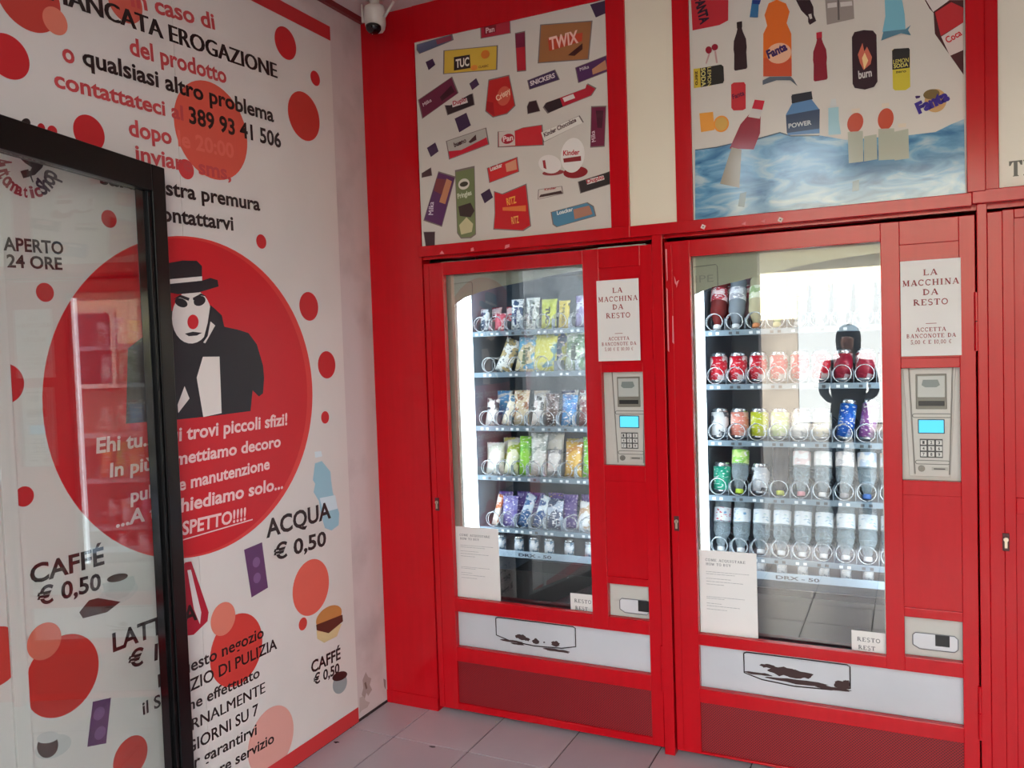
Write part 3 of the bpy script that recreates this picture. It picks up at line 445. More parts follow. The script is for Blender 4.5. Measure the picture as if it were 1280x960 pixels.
# flames can, lemon can
poly((52, 30, 38), [(1.896,2.462),(1.904,2.477),(1.931,2.478),(1.958,2.471),(1.968,2.456),(1.969,2.31),(1.959,2.295),(1.932,2.291),(1.902,2.301),(1.896,2.315)], 2, 'printed_can'); poly((206, 110, 90), [(1.913,2.404),(1.927,2.438),(1.932,2.411),(1.94,2.424),(1.954,2.389),(1.95,2.368),(1.929,2.353),(1.919,2.377)], 3, 'printed_flame'); poly((240, 206, 150), [(1.925,2.391),(1.933,2.407),(1.943,2.38),(1.931,2.354)], 4, 'printed_flame')
txt('burn', (206, 200, 200), [(1.914,2.328),(1.953,2.33),(1.914,2.352)], 3)
poly((206, 190, 62), [(2.012,2.4),(2.018,2.403),(2.059,2.398),(2.062,2.393),(2.062,2.278),(2.049,2.27),(2.019,2.274),(2.013,2.281)], 2, 'printed_can'); poly((46, 44, 44), [(2.012,2.398),(2.018,2.403),(2.059,2.398),(2.062,2.393),(2.061,2.337),(2.012,2.339)], 3, 'printed_can'); txt('LEMON', (216, 206, 110), [(2.015,2.356),(2.058,2.355),(2.015,2.369)], 4); txt('SODA', (216, 206, 110), [(2.016,2.343),(2.057,2.342),(2.016,2.354)], 4); txt('zero', (70, 66, 40), [(2.021,2.327),(2.051,2.325),(2.021,2.335)], 3)
poly((206, 180, 60), [(1.387,2.452),(1.421,2.45),(1.419,2.385),(1.387,2.386)], 2, 'printed_can'); poly((44, 44, 40), [(1.41,2.45),(1.482,2.45),(1.49,2.442),(1.491,2.395),(1.487,2.386),(1.411,2.385)], 3, 'printed_can'); txt('LEMON', (206, 196, 120), [(1.436,2.448),(1.435,2.384),(1.448,2.446)], 4); txt('SODA', (206, 196, 120), [(1.414,2.449),(1.414,2.386),(1.428,2.447)], 4); txt('zero', (80, 60, 30), [(1.393,2.443),(1.393,2.394),(1.405,2.44)], 4)
poly((196, 50, 58), [(1.514,2.377),(1.522,2.382),(1.557,2.378),(1.562,2.369),(1.561,2.289),(1.551,2.285),(1.52,2.289),(1.513,2.299)], 2, 'printed_can'); txt('Fanta', (90, 30, 60), [(1.519,2.327),(1.558,2.335),(1.519,2.343)], 3)
ellq((140, 20, 40), [(1.43,2.508),(1.452,2.506),(1.441,2.519),(1.442,2.494)], 2, 'printed_cherry'); ellq((140, 20, 40), [(1.451,2.514),(1.473,2.512),(1.462,2.523),(1.462,2.501)], 2, 'printed_cherry')
for q in ([(1.44,2.494),(1.446,2.493),(1.433,2.461),(1.429,2.463)], [(1.46,2.499),(1.466,2.498),(1.471,2.457),(1.465,2.458)]): poly((190, 150, 150), q, 2)
# blue bottle top, glacier bottle, cola bottle
poly((120, 182, 204), [(1.993,2.559),(2.042,2.549),(2.049,2.504),(2.051,2.456),(1.985,2.461),(1.994,2.508)], 2, 'printed_bottle'); poly((84, 128, 150), [(1.981,2.435),(1.988,2.462),(2.051,2.457),(2.066,2.467),(2.058,2.453),(2.066,2.435),(2.038,2.447),(2.005,2.441)], 3, 'printed_splash')
poly((74, 34, 36), [(2.105,2.535),(2.118,2.506),(2.129,2.491),(2.132,2.427),(2.208,2.29),(2.21,2.513),(2.19,2.517)], 2, 'printed_bottle'); poly((214, 206, 204), [(2.108,2.535),(2.174,2.521),(2.128,2.494)], 3, 'printed_shape'); poly((188, 44, 50), [(2.133,2.491),(2.177,2.513),(2.21,2.489),(2.209,2.446),(2.148,2.417)], 4, 'printed_label'); poly((216, 200, 196), [(2.149,2.415),(2.209,2.446),(2.208,2.364),(2.172,2.353)], 3, 'printed_label'); txt('Coca', (200, 50, 56), [(2.166,2.391),(2.206,2.41),(2.162,2.411)], 5)
poly((64, 40, 92), [(2.075,2.246),(2.078,2.248),(2.09,2.246),(2.088,2.24),(2.078,2.239)], 2); ellq((200, 160, 110), [(2.101,2.23),(2.162,2.224),(2.13,2.26),(2.129,2.189)], 1); ellq((120, 100, 60), [(2.098,2.245),(2.143,2.245),(2.12,2.261),(2.122,2.231)], 2); txt('Fanta', (66, 50, 140), [(2.084,2.192),(2.171,2.223),(2.077,2.223)], 4, .07)
# lower row standing in the water
poly((150, 44, 60), [(1.586,2.283),(1.608,2.276),(1.609,2.251),(1.606,2.2),(1.584,2.149),(1.504,2.163),(1.542,2.239)], 2, 'printed_bottle'); poly((200, 40, 62), [(1.591,2.314),(1.623,2.305),(1.615,2.276),(1.581,2.286)], 3, 'printed_cap'); poly((206, 200, 198), [(1.581,2.286),(1.615,2.276),(1.606,2.248),(1.568,2.26)], 4, 'printed_shape'); poly((150, 140, 122), [(1.511,2.166),(1.544,2.154),(1.534,2.026),(1.469,2.048)], 2, 'printed_shape')
poly((92, 134, 180), [(1.712,2.285),(1.771,2.287),(1.794,2.251),(1.794,2.173),(1.694,2.181),(1.69,2.249)], 2, 'printed_bottle'); poly((44, 46, 54), [(1.708,2.307),(1.773,2.299),(1.775,2.286),(1.71,2.282)], 3, 'printed_cap'); poly((58, 74, 100), [(1.69,2.247),(1.796,2.251),(1.794,2.188),(1.692,2.188)], 3, 'printed_label'); txt('POWER', (200, 206, 210), [(1.698,2.203),(1.77,2.205),(1.698,2.217)], 4)
poly((44, 46, 54), [(1.71,2.311),(1.772,2.312),(1.774,2.286),(1.709,2.285)], 3, 'printed_cap'); poly((160, 200, 212), [(1.822,2.25),(1.853,2.249),(1.853,2.207),(1.859,2.161),(1.821,2.164)], 2, 'printed_bottle'); poly((206, 210, 210), [(1.831,2.277),(1.845,2.277),(1.847,2.25),(1.826,2.252)], 2, 'printed_cap')
for c in ([(1.878,2.196),(1.926,2.2),(1.903,2.222),(1.902,2.16)], [(1.968,2.197),(2.014,2.2),(1.991,2.223),(1.991,2.156)]): ellq((196, 84, 62), c, 2, 'printed_bottle')
for q in ([(1.892,2.236),(1.916,2.235),(1.916,2.221),(1.892,2.222)], [(1.98,2.239),(2.001,2.239),(2.002,2.226),(1.98,2.226)], [(2.026,2.169),(2.049,2.168),(2.049,2.156),(2.027,2.157)]): poly((220, 206, 190), q, 3, 'printed_cap')
for q in ([(1.879,2.165),(1.924,2.162),(1.924,2.065),(1.881,2.065)], [(1.927,2.144),(1.964,2.146),(1.965,2.067),(1.926,2.065)], [(1.969,2.162),(2.015,2.157),(2.015,2.06),(1.969,2.063)], [(2.013,2.146),(2.055,2.15),(2.056,2.058),(2.015,2.057)]): poly((176, 180, 166), q, 2, 'printed_bottle')
poly((232, 160, 70), [(1.404,2.297),(1.451,2.295),(1.455,2.233),(1.408,2.232)], 2, 'printed_orange'); ellq((236, 150, 60), [(1.452,2.254),(1.504,2.252),(1.478,2.278),(1.479,2.222)], 3, 'printed_orange'); ellq((214, 170, 90), [(1.457,2.253),(1.5,2.251),(1.478,2.273),(1.479,2.227)], 4, 'printed_orange')
for q in ([(1.536,2.007),(1.558,2.01),(1.549,1.959),(1.528,1.964)], [(1.891,2.005),(1.911,2.009),(1.91,1.975),(1.89,1.973)]): poly((110, 134, 146), q, 3, 'printed_tape')
unpar(s)
s = sign('lettered_sign_panel', 'white panel with black capital letters at the right edge, above the right red door', 2.298, 3.2, 1.935, 2.83, mat((226, 220, 208), .4)); sp(s)
bx = 2.325; bz = 1.968; hh = .046
for l in ([(0, 1), (.034, 1), (.034, .7), (.03, .7), (.026, .9), (.022, .92), (.022, .08), (.026, 0), (.009, 0), (.012, .08), (.012, .92), (.008, .9), (.004, .7), (0, .7)],
          [(.037, 0), (.037, .08), (.04, .1), (.04, .9), (.037, .92), (.037, 1), (.056, 1), (.056, .92), (.052, .9), (.052, .1), (.056, .08), (.056, 0)]):
    poly((56, 52, 50), [(bx + a, bz + b * hh) for a, b in l], 1, 'lettering')
unpar(s)
# little plates and paint chips on the rail
for i, (x, z) in enumerate([(1.413,1.901),(1.669,1.9)]):
    o = MB().box(-.007, .007, -.0015, 0, -.007, .007).cyl((0, -.0015, 0), (0, -1, 0), .0025, .0015, 8, 1).build('wall_plate', [mat((226, 206, 200), .4), mat((60, 40, 40), .5)], None, loc=(x, -.0222, z + .002), rot=(0, .5, 0))
    tag(o, ('left' if i == 0 else 'right') + ' one of two small square metal plates on the red rail under the drinks poster', 'plate')
# ------------------------------------------------------------------ red cage doors
def cage(label, X0, X1, Z1, g, p, zs, locks, lockside):
    """g = glass opening x0,x1,z0,z1; p = narrow column x0,x1; zs = paper z0,z1, pay z0,z1, blank z0,z1, cup z0,z1, tray z0,z1, mesh z0,z1"""
    t = thing('security_door', label, 'door', (X0, 0, 0)); Z0 = .022
    inv = Matrix.Translation((-X0, 0, 0))
    def bld(m, name, mt=RED, **k): o = m.build(name, mt, t, **k); o.matrix_parent_inverse = inv; return o
    pa0, pa1, py0, py1, b0, b1, c0, c1, t0, t1, m0, m1 = zs; y0, y1 = 0, .028
    for a in ((X0, g[0]), (p[1], X1)): bld(MB().box(a[0], a[1], y0, y1, Z0, Z1), 'stile', bevel=.0018)
    bld(MB().box(g[1], p[0], y0, y1, t1, Z1), 'stile', bevel=.0018)
    for a in ((g[0], g[1], g[3], Z1), (p[0], p[1], pa1, Z1), (g[0], g[1], t1, g[2]), (p[0], p[1], py1, pa0), (p[0], p[1], b1, py0), (p[0], p[1], c1, b0), (p[0], p[1], t1, c0), (g[0], p[1], m1, t0), (g[0], p[1], Z0, m0)):
        bld(MB().box(a[0] - .0005, a[1] + .0005, y0 + .0006, y1, a[2], a[3]), 'rail', bevel=.0018)
    for a in ((pa0, pa1), (b0, b1)): bld(MB().box(p[0], p[1], .008, .012, a[0], a[1]), 'sheet_panel')
    bld(MB().box(g[0], p[1], .010, .013, m0, m1), 'perforated_sheet', MESHM)
    bld(MB().box(X0 + .003, X0 + .0265, -.004, 0, Z0 + .01, Z1 - .01), 'cover_strip', bevel=.001)
    lx, lz = locks
    lp = bld(MB().box(lx - .009, lx + .009, -.0052, -.0004, lz - .027, lz + .027), 'lock_plate', mat((70, 18, 22), .5), bevel=.001)
    o = MB().cyl((lx, -.0052, lz + .008), (0, -1, 0), .0068, .004, 16).box(lx - .0035, lx + .0035, -.0088, -.0052, lz - .018, lz + .004).box(lx - .0008, lx + .0008, -.0094, -.0092, lz + .003, lz + .013, 1).build('lock_cylinder', [mat((206, 190, 170), .3, .7), DK], lp)
    for a, b in ((1.45, 1.54), (1.541, 1.63), (.235, .32), (.321, .405)): bld(MB().cyl((X1 + .0015, -.006, a), (0, 0, 1), .0065, b - a - .001, 12), 'hinge')
    return t
cage('red metal cage door with glass opening around the left vending machine', .263, 1.222, 1.862, (.353, .955, .489, 1.811), (1.018, 1.176), (1.437, 1.79, 1.06, 1.405, .64, 1.0, .486, .613, .285, .434, .05, .226), (.288, .875), 0)
cage('red metal cage door with glass opening around the right vending machine', 1.268, 2.234, 1.865, (1.357, 1.970, .461, 1.807), (2.025, 2.190), (1.432, 1.79, 1.042, 1.4, .63, .995, .469, .6, .262, .421, .03, .212), (1.288, .857), 0)
t = thing('security_door', 'red metal cage door at the right edge of the photo', 'door', (2.266, 0, 0)); inv = Matrix.Translation((-2.266, 0, 0))
for a in ((2.266, 2.306, -.004, .028, .022, 1.868), (2.306, 2.337, .002, .028, .022, 1.872), (3.1, 3.19, 0, .028, .022, 1.872)): MB().box(*a).build('stile', RED, t, bevel=.0018).matrix_parent_inverse = inv
for a in ((2.337, 3.1, 0, .028, 1.845, 1.872), (2.337, 3.1, 0, .028, .022, .08), (2.337, 3.1, 0, .028, .95, 1.0)): MB().box(*a).build('rail', RED, t, bevel=.0018).matrix_parent_inverse = inv
MB().box(2.337, 3.1, .012, .016, .08, 1.845).build('sheet_panel', RED, t).matrix_parent_inverse = inv
lp = MB().box(2.299, 2.317, -.0092, -.0042, .837, .891).build('lock_plate', mat((70, 18, 22), .5), t, bevel=.001); lp.matrix_parent_inverse = inv
o = MB().cyl((2.308, -.0092, .872), (0, -1, 0), .0068, .004, 16).box(2.3045, 2.3115, -.0128, -.0092, .846, .868).build('lock_cylinder', mat((206, 190, 170), .3, .7), lp)
# ------------------------------------------------------------------ paper notices
PAP = rough_mat('paper', (222, 220, 218), (230, 228, 226), 3, .6, .15, 14)
def notice(label, x0, x1, z0, z1, y, th=.0008):
    t = thing('paper_notice', label, 'notice', ((x0 + x1) / 2, y, z0)); inv = Matrix.Translation((-(x0 + x1) / 2, -y, -z0))
    MB().box(x0, x1, y - th, y, z0, z1).build('paper', PAP, t).matrix_parent_inverse = inv
    CUR.update(pl='B', par=t, base=-y + th - .0002, rough=.6); return t
RT = (150, 60, 62); RN = R
for (x0, x1, z0, z1, n) in ((1.009, 1.170, 1.447, 1.744, 'left'), (2.0265, 2.195, 1.438, 1.738, 'right')):
    t = notice('white notice LA MACCHINA DA RESTO taped to the %s red cage door' % n, x0, x1, z0, z1, -.0004); w_ = x1 - x0; c = (x0 + x1) / 2; H = z1 - z0
    for s_, fy, fw_, fh in (('LA', .84, .24, .062), ('MACCHINA', .735, .94, .062), ('DA', .635, .26, .062), ('RESTO', .53, .58, .062)): serif(s_, RT, (c, z0 + H * fy), w_ * fw_, H * fh)
    poly(RT, [(c - .014, z0 + H * .335), (c + .016, z0 + H * .335), (c + .016, z0 + H * .341), (c - .014, z0 + H * .341)], 2, 'lettering')
    for s_, fy, fw_ in (('ACCETTA', .255, .5), ('BANCONOTE DA', .19, .82), ('5,00 € E 10,00 €', .125, .68)): serif(s_, RT, (c, z0 + H * fy), w_ * fw_, H * .042)
    unpar(t)
for (x0, x1, z0, z1, n) in ((.343, .545, .479, .779, 'left'), (1.356, 1.558, .456, .758, 'right')):
    t = notice('long white instruction sheet COME ACQUISTARE in the lower corner of the %s machine glass' % n, x0, x1, z0, z1, .0405); w_ = x1 - x0; H = z1 - z0
    serif('COME ACQUISTARE', (110, 112, 116), (x0 + w_ * .46, z0 + H * .87), w_ * .7, H * .03); serif('HOW TO BUY', (110, 112, 116), (x0 + w_ * .34, z0 + H * .82), w_ * .44, H * .03)
    for fy, fw_ in ((.74, .72), (.715, .5), (.66, .4), (.625, .62), (.59, .3), (.44, .66), (.42, .3), (.36, .25), (.33, .55), (.29, .35)):
        x = x0 + w_ * .12; v = []; f = []
        while x < x0 + w_ * (.12 + fw_):
            q = RN.uniform(.004, .014); i = len(v); z = z0 + H * fy; v += [(x, z), (x + q, z), (x + q, z + .0016), (x, z + .0016)]; f.append((i, i + 1, i + 2, i + 3)); x += q + .002
        flat('small_print', v, f, (150, 152, 156), 2)
    unpar(t)
for (x0, x1, z0, z1, n) in ((.850, .953, .479, .549, 'left'), (1.863, 1.968, .455, .524, 'right')):
    t = notice('small white RESTO REST slip in the lower right corner of the %s machine glass' % n, x0, x1, z0, z1, .0405); w_ = x1 - x0; H = z1 - z0; c = (x0 + x1) / 2
    serif('RESTO', (96, 100, 104), (c, z0 + H * .5), w_ * .68, H * .2); serif('REST', (96, 100, 104), (c - .006, z0 + H * .1), w_ * .5, H * .2); unpar(t)
# paint worn off the red metal, dirt low on the wall
CHIP = (222, 120, 126)
def chip(par, pts, y):
    o = put('paint_chip', me_of([(a, y, b) for a, b in pts], [tuple(range(len(pts)))], mat(CHIP, .6)), par); return o
tr = bpy.data.objects['trim_1']; tp_ = bpy.data.objects['trim_6']
for q in ([(0.3548,1.895),(0.3771,1.893),(0.3665,1.907)], [(0.498,1.893),(0.5125,1.895),(0.5094,1.908),(0.4985,1.905)], [(0.6463,1.89),(0.6673,1.897),(0.6677,1.907),(0.6503,1.905)], [(1.541,1.9),(1.557,1.907),(1.555,1.896)], [(1.605,1.902),(1.621,1.909),(1.618,1.898)]): chip(tr, q, -.0226)
for q in ([(1.275,1.838),(1.281,1.838),(1.281,1.73),(1.278,1.724)], [(1.275,1.702),(1.28,1.696),(1.28,1.474),(1.275,1.48)]): chip(tp_, q, -.0146)
for q in ([(1.302,1.743),(1.307,1.728),(1.312,1.705),(1.304,1.717)], [(1.31,1.722),(1.319,1.727),(1.309,1.7)], [(1.292,1.602),(1.295,1.601),(1.296,1.502),(1.29,1.508)]): 
    d = bpy.data.objects['security_door.001']; o = chip(d, q, -.0046); o.matrix_parent_inverse = Matrix.Translation(-d.location)
CUR.update(pl='W', par=bpy.data.objects['wall_left'], base=.0002, rough=.8)
poly((168, 148, 142), [(-0.1717,0.1601),(-0.1478,0.1848),(-0.1327,0.1588),(-0.1111,0.1439),(-0.124,0.1215),(-0.1087,0.09516),(-0.1382,0.07956),(-0.1482,0.09709),(-0.1667,0.07074),(-0.1811,0.1034),(-0.1686,0.1253)], 1, 'scuff'); poly((184, 166, 160), [(-0.198,0.09673),(-0.1708,0.09256),(-0.1559,0.06636),(-0.129,0.04869),(-0.1468,0.03559),(-0.1856,0.03811),(-0.2024,0.03175)], 2, 'scuff'); poly((120, 96, 88), [(-0.1618,0.1429),(-0.1505,0.1453),(-0.1414,0.1147),(-0.1528,0.1124)], 2, 'scuff')
poly((140, 118, 112), [(-0.02577,0.1116),(-0.008719,0.09811),(-0.01155,0.05716),(-0.0223,0.07534)], 1, 'scuff'); rect((48, 34, 34), -.214, -.002, .0, .012, 3, 'dark_gap')
# ------------------------------------------------------------------ vending machines
GREY = rough_mat('machine grey enamel', (186, 188, 194), (198, 200, 206), 2, .38, .05, 40); ALU = mat((168, 160, 148), .35, .4, name='aluminium'); INN = mat((128, 144, 160), .5, name='inner wall')
BLK = mat((22, 24, 26), .45, name='black'); PAYM = mat((192, 190, 184), .4, name='payment panel'); LIP = mat((112, 132, 146), .35, .2, name='shelf lip'); DKG = mat((60, 66, 72), .5)
COILM = mat((206, 214, 220), .25, .9, name='wire'); LED = emit('light tube', (.78, .92, 1, 1), 4.2); LCD = emit('blue display', (.09, .50, .72, 1), 1.15); LCD2 = mat((120, 190, 214), .4)
BAND = mat((126, 140, 130), .35, name='printed glass band'); BAND2 = mat((150, 160, 140), .35, name='printed glass band')
STAIN = mat((62, 42, 42), .8, name='chipped paint')
def coil_mesh():
    m = MB(); pts = []
    n = 16
    for i in range(n * 6 + 1): a = 2 * PI * i / n + PI; pts.append((.031 * math.sin(a), max(0, (i - n) / n) * .075, .031 * math.cos(a)))
    m.tube(pts, .0017, 4); return me_of(m.v, m.f, COILM, m.m, True, 'coil')
COIL = coil_mesh()
def machine(label, g, ix0, ix1, cols, shelves, bar, pcx, dz, cup, flap, band, tray, chipdef):
    X0, X1 = ix0 - .05, cup[1] + .02
    t = thing('vending_machine', label, 'vending machine', (X0, .04, 0)); inv = Matrix.Translation((-X0, -.04, 0))
    def B_(m, name, mt, par=None, **k): o = m.build(name, mt, par or t, **k); o.matrix_parent_inverse = inv if par is None else Matrix(); return o
    yb = .74; zt = g[3] + .03
    # cabinet shell: inner walls and outer faces
    m = MB().box(X0, ix0, .065, yb + .04, .03, zt + .03, 1).box(ix1, X1, .065, yb + .04, .03, zt + .03, 1).box(ix0, ix1, yb, yb + .04, .03, zt + .03, 1).box(ix0, ix1, .065, yb, zt, zt + .03, 1).box(ix0, ix1, .068, yb, .03, g[2] - .022, 0)
    B_(m, 'cabinet', [GREY, INN])
    # front frame around the glass and the grey front panel
    m = MB().box(X0, ix0 + .008, .046, .066, g[2] - .02, zt + .03, 0).box(g[1] - .004, g[1] + .05, .046, .066, g[2] - .02, zt + .03, 0)
    B_(m, 'glass_frame', ALU, bevel=.002)
    B_(MB().box(X0, X1, .034, .064, .03, g[2] - .021), 'front_panel', GREY, bevel=.002)
    B_(MB().box(g[1] + .051, X1, .034, .064, g[2] - .02, zt + .03), 'side_panel', PAYM, bevel=.002)
    # glass with the printed band along its top
    gl = B_(MB().box(ix0 - .004, g[1] + .004, .0425, .0455, g[2] - .012, zt + .01), 'glass_pane', MGLASS)
    CUR.update(pl='B', par=gl, base=-.0466, rough=.4)
    o = flat('printed_band', band + [(g[1] + .003, band[-1][1]), (g[1] + .003, zt + .008), (band[0][0], zt + .008)], [tuple(range(len(band) + 3))], None, 0, BAND if dz else BAND2)
    bx = ix0 + .022; bz = g[3] - .03
    m = MB(); P = [(bx - .015, bz - .10), (bx + .062, bz - .085), (bx + .07, bz - .075), (bx + .07, bz - .008), (bx + .064, bz), (bx - .015, bz - .004)]
    m.tube([(a, .0458, b) for a, b in P], .0011, 4); o = m.build('printed_outline', mat((80, 88, 84), .5), gl)
    if not dz: CUR['base'] = -.0452; txt('IPE', (120, 128, 116), [(bx - .008, bz - .06), (bx + .055, bz - .06), (bx - .008, bz - .035)], 0, 0, par=gl)
    # light tube on the inner left wall
    B_(MB().box(ix0 + .001, ix0 + .012, .07, .18, .50, zt - .03), 'light_tube', LED)
    B_(MB().box(ix1 - .012, ix1 - .001, .07, .18, .50, zt - .03), 'light_tube', LED)
    B_(MB().box(ix0 + .02, ix1 - .02, .09, .11, zt - .014, zt - .002), 'light_tube', LED)  # unseen top tube, added to brighten the upper row
    # shelves, coils, dividers, price labels
    for si, (z, cs) in enumerate(shelves):
        s = B_(MB().box(ix0 + .002, ix1 - .002, .2, .70, z - .006, z), 'shelf', mat((112, 124, 136), .45))
        B_(MB().box(ix0 + .002, ix1 - .002, .193, .1995, z - .018, z + .003), 'shelf_lip', LIP, bevel=.001)
        for c in cs:
            o = put('coil', COIL, t, (c, .206, z + .0345)); o.matrix_parent_inverse = inv
        v = sorted(cs); 
        for a, b in zip(v[:-1], v[1:]):
            if b - a < .12: o = MB().box(-.0008, .0008, 0, .46, 0, .045).build('divider', mat((150, 164, 176), .4), t, loc=((a + b) / 2, .215, z)); o.matrix_parent_inverse = inv
        m = None
        for c in cs:
            for dx in (-.012, .014):
                o = MB().box(c + dx - .006, c + dx + .006, .1918, .1928, z - .014, z - .004).build('price_label', mat((214, 222, 226) if (c * 1000 + dx) % 3 > .8 else (60, 66, 72), .5), t); o.matrix_parent_inverse = inv
    # lowest shelf with the model plate
    B_(MB().box(ix0 + .002, ix1 - .002, .2, .70, bar[0], bar[0] + .006), 'shelf', mat((112, 124, 136), .45))
    br = B_(MB().box(ix0 + .002, ix1 - .002, .19, .1985, bar[0], bar[1]), 'model_strip', mat((150, 172, 190), .4), bevel=.001)
    CUR.update(par=br, base=-.1895); txt('DRX - 50', (40, 50, 66), [(bar[2], bar[0] + .007), (bar[2] + .15, bar[0] + .007), (bar[2], bar[0] + .019)], 1, .03)
    B_(MB().box(ix0 + .001, ix1 - .001, .1, .104, .0 + g[2] - .018, .60).box(ix0 + .001, ix1 - .001, .104, .70, g[2] - .018, g[2] - .014).box(ix0 + .001, ix1 - .001, .0665, .0995, g[2] - .021, g[2] - .017), 'delivery_bin', BLK)
    # payment column
    z = dz; q = .034
    fc = B_(MB().prism([(pcx - .062, 1.052 + z), (pcx + .055, 1.052 + z), (pcx + .074, 1.43 + z), (pcx - .078, 1.43 + z)], .028, q), 'payment_panel', PAYM, bevel=.0015)
    def F_(m, name, mt, **k): return m.build(name, mt, fc, **k)
    F_(MB().tube([(pcx - .046, .0275, 1.06 + z), (pcx - .06, .0275, 1.40 + z)], .0022, 6), 'trim_line', mat((130, 126, 120), .4)); F_(MB().tube([(pcx + .052, .0275, 1.06 + z), (pcx + .064, .0275, 1.40 + z)], .0022, 6), 'trim_line', mat((130, 126, 120), .4))
    nb = F_(MB().box(pcx - .041, pcx + .047, .024, .028, 1.268 + z, 1.380 + z), 'banknote_reader', mat((120, 118, 108), .4), bevel=.002)
    F_(MB().box(pcx - .036, pcx + .042, .021, .0239, 1.306 + z, 1.374 + z), 'banknote_cover', mat((180, 184, 180), .35), bevel=.002); F_(MB().prism([(pcx - .02, 1.362 + z), (pcx + .022, 1.362 + z), (pcx + .028, 1.345 + z), (pcx + .018, 1.338 + z), (pcx - .014, 1.338 + z), (pcx - .024, 1.345 + z)], .0195, .0209), 'banknote_symbol', mat((120, 130, 128), .4))
    F_(MB().box(pcx - .033, pcx + .040, .0205, .0239, 1.279 + z, 1.294 + z), 'banknote_slot', BLK, bevel=.001)
    for a, b, e in ((-.045, .053, 1.247), (-.038, .047, 1.098)):
        pts = [(pcx + (a if i < 9 else b) + .006 * math.cos(PI / 2 + PI * (i if i < 9 else i) / 8 * 1.0), .0275, e + z + .006 * math.sin(PI / 2 + PI * i / 8)) for i in range(9)]
        pts += [(pcx + b + .006 * math.cos(-PI / 2 + PI * i / 8), .0275, e + z + .006 * math.sin(-PI / 2 + PI * i / 8)) for i in range(9)] + [pts[0]]
        F_(MB().tube(pts, .0011, 5), 'outline_groove', mat((96, 96, 92), .5))
    ds = F_(MB().box(pcx - .036, pcx + .040, .0255, .028, 1.190 + z, 1.236 + z), 'display', mat((40, 70, 84), .3), bevel=.001)
    F_(MB().box(pcx - .033, pcx + .037, .0245, .0254, 1.193 + z, 1.233 + z), 'display_screen', LCD)
    kp = F_(MB().box(pcx - .031, pcx + .034, .0255, .028, 1.113 + z, 1.173 + z), 'keypad', mat((70, 70, 70), .5), bevel=.001)
    for r_ in range(3):
        for c_ in range(3):
            kx = pcx - .0205 + .022 * c_; kz = 1.162 + z - .019 * r_; kk = F_(MB().box(kx - .0085, kx + .0085, .0232, .0254, kz - .0072, kz + .0072), 'key', mat((206, 206, 202), .4), bevel=.0008)
            CUR.update(par=kk, base=-.0232); txt(str(r_ * 3 + c_ + 1), (50, 50, 54), [(kx - .003, kz - .0045), (kx + .003, kz - .0045), (kx - .003, kz + .0045)], 1, .03)
    F_(MB().cyl((pcx - .027, .028, 1.078 + z), (0, -1, 0), .010, .006, 20).cyl((pcx - .027, .022, 1.078 + z), (0, -1, 0), .006, .003, 16), 'key_lock', mat((120, 118, 112), .4, .4), smooth=False)
    F_(MB().box(pcx + .002, pcx + .048, .0245, .028, 1.073 + z, 1.083 + z).box(pcx + .008, pcx + .040, .024, .0244, 1.0765 + z, 1.0795 + z, 1), 'coin_slot', [mat((170, 168, 160), .35), BLK], bevel=0)
    # change cup
    cx0, cx1, cz0, cz1, kx0, kx1, kz0, kz1 = cup
    cp = B_(MB().prism([(cx0, cz0 + .012), (cx0 + .02, cz0), (cx1 - .01, cz0), (cx1, cz0 + .01), (cx1, cz1 - .01), (cx1 - .01, cz1), (cx0 + .008, cz1), (cx0, cz1 - .008)], .027, .034), 'change_cup', mat((206, 206, 210), .35), bevel=.003)
    MB().tube([(cx0, .0268, cz0 + .012), (cx0 + .02, .0268, cz0), (cx1 - .01, .0268, cz0), (cx1, .0268, cz0 + .01), (cx1, .0268, cz1 - .01), (cx1 - .01, .0268, cz1), (cx0 + .008, .0268, cz1), (cx0, .0268, cz1 - .008), (cx0, .0268, cz0 + .012)], .0014, 5).build('outline_groove', mat((110, 110, 116), .5), cp)
    MB().box(kx0, kx1, .0255, .0268, kz0, kz1).build('change_opening', BLK, cp)
    # delivery flap with dark gap around it and paint worn off
    f0, f1, f2, f3 = flap
    m = MB().tube([(f0, .0332, f3), (f0, .0332, f2 + .012), (f0 + .06, .0332, f2 - .004), (f0 + .17, .0332, f2 - .012), (f1 - .06, .0332, f2 - .006), (f1, .0332, f2 + .008), (f1, .0332, f3), (f1 - .01, .0332, f3 + .005), (f0 + .01, .0332, f3 + .005), (f0, .0332, f3)], .0022, 6)
    fp = B_(m, 'flap_outline', DK)
    B_(MB().prism([(f0 + .004, f3), (f0 + .004, f2 + .014), (f0 + .17, f2 - .008), (f1 - .004, f2 + .01), (f1 - .004, f3)], .030, .0338), 'delivery_flap', GREY, bevel=.001)
    for ci, pts in enumerate(chipdef): B_(MB().prism(pts, .0288 - .0003 * ci, .0299), 'worn_patch', STAIN)
    return t
Z1 = [1.578, 1.405, 1.178, .967, .746]; c1 = [.407 + .0725 * k for k in range(8)]
m1c = [c1, [.44, .562, .685, .79, .87], [.418, .49, .559, .63, .702, .774, .845, .915], [.42, .49, .56, .63, .70, .775, .85, .92], [.435, .50, .565, .63, .70, .79, .865, .93]]
def chips(seed, spots):
    r = random.Random(seed); out = []
    for x, z, a, b in spots:
        n = 18; out.append([(x + a * math.cos(2 * PI * i / n) * r.uniform(.75, 1.1), z + b * math.sin(2 * PI * i / n) * r.uniform(.6, 1.15)) for i in range(n)])
    return out
arc1 = [(.338, 1.672), (.425, 1.718), (.50, 1.738), (.58, 1.752), (.678, 1.763), (.815, 1.782), (.94, 1.792)]
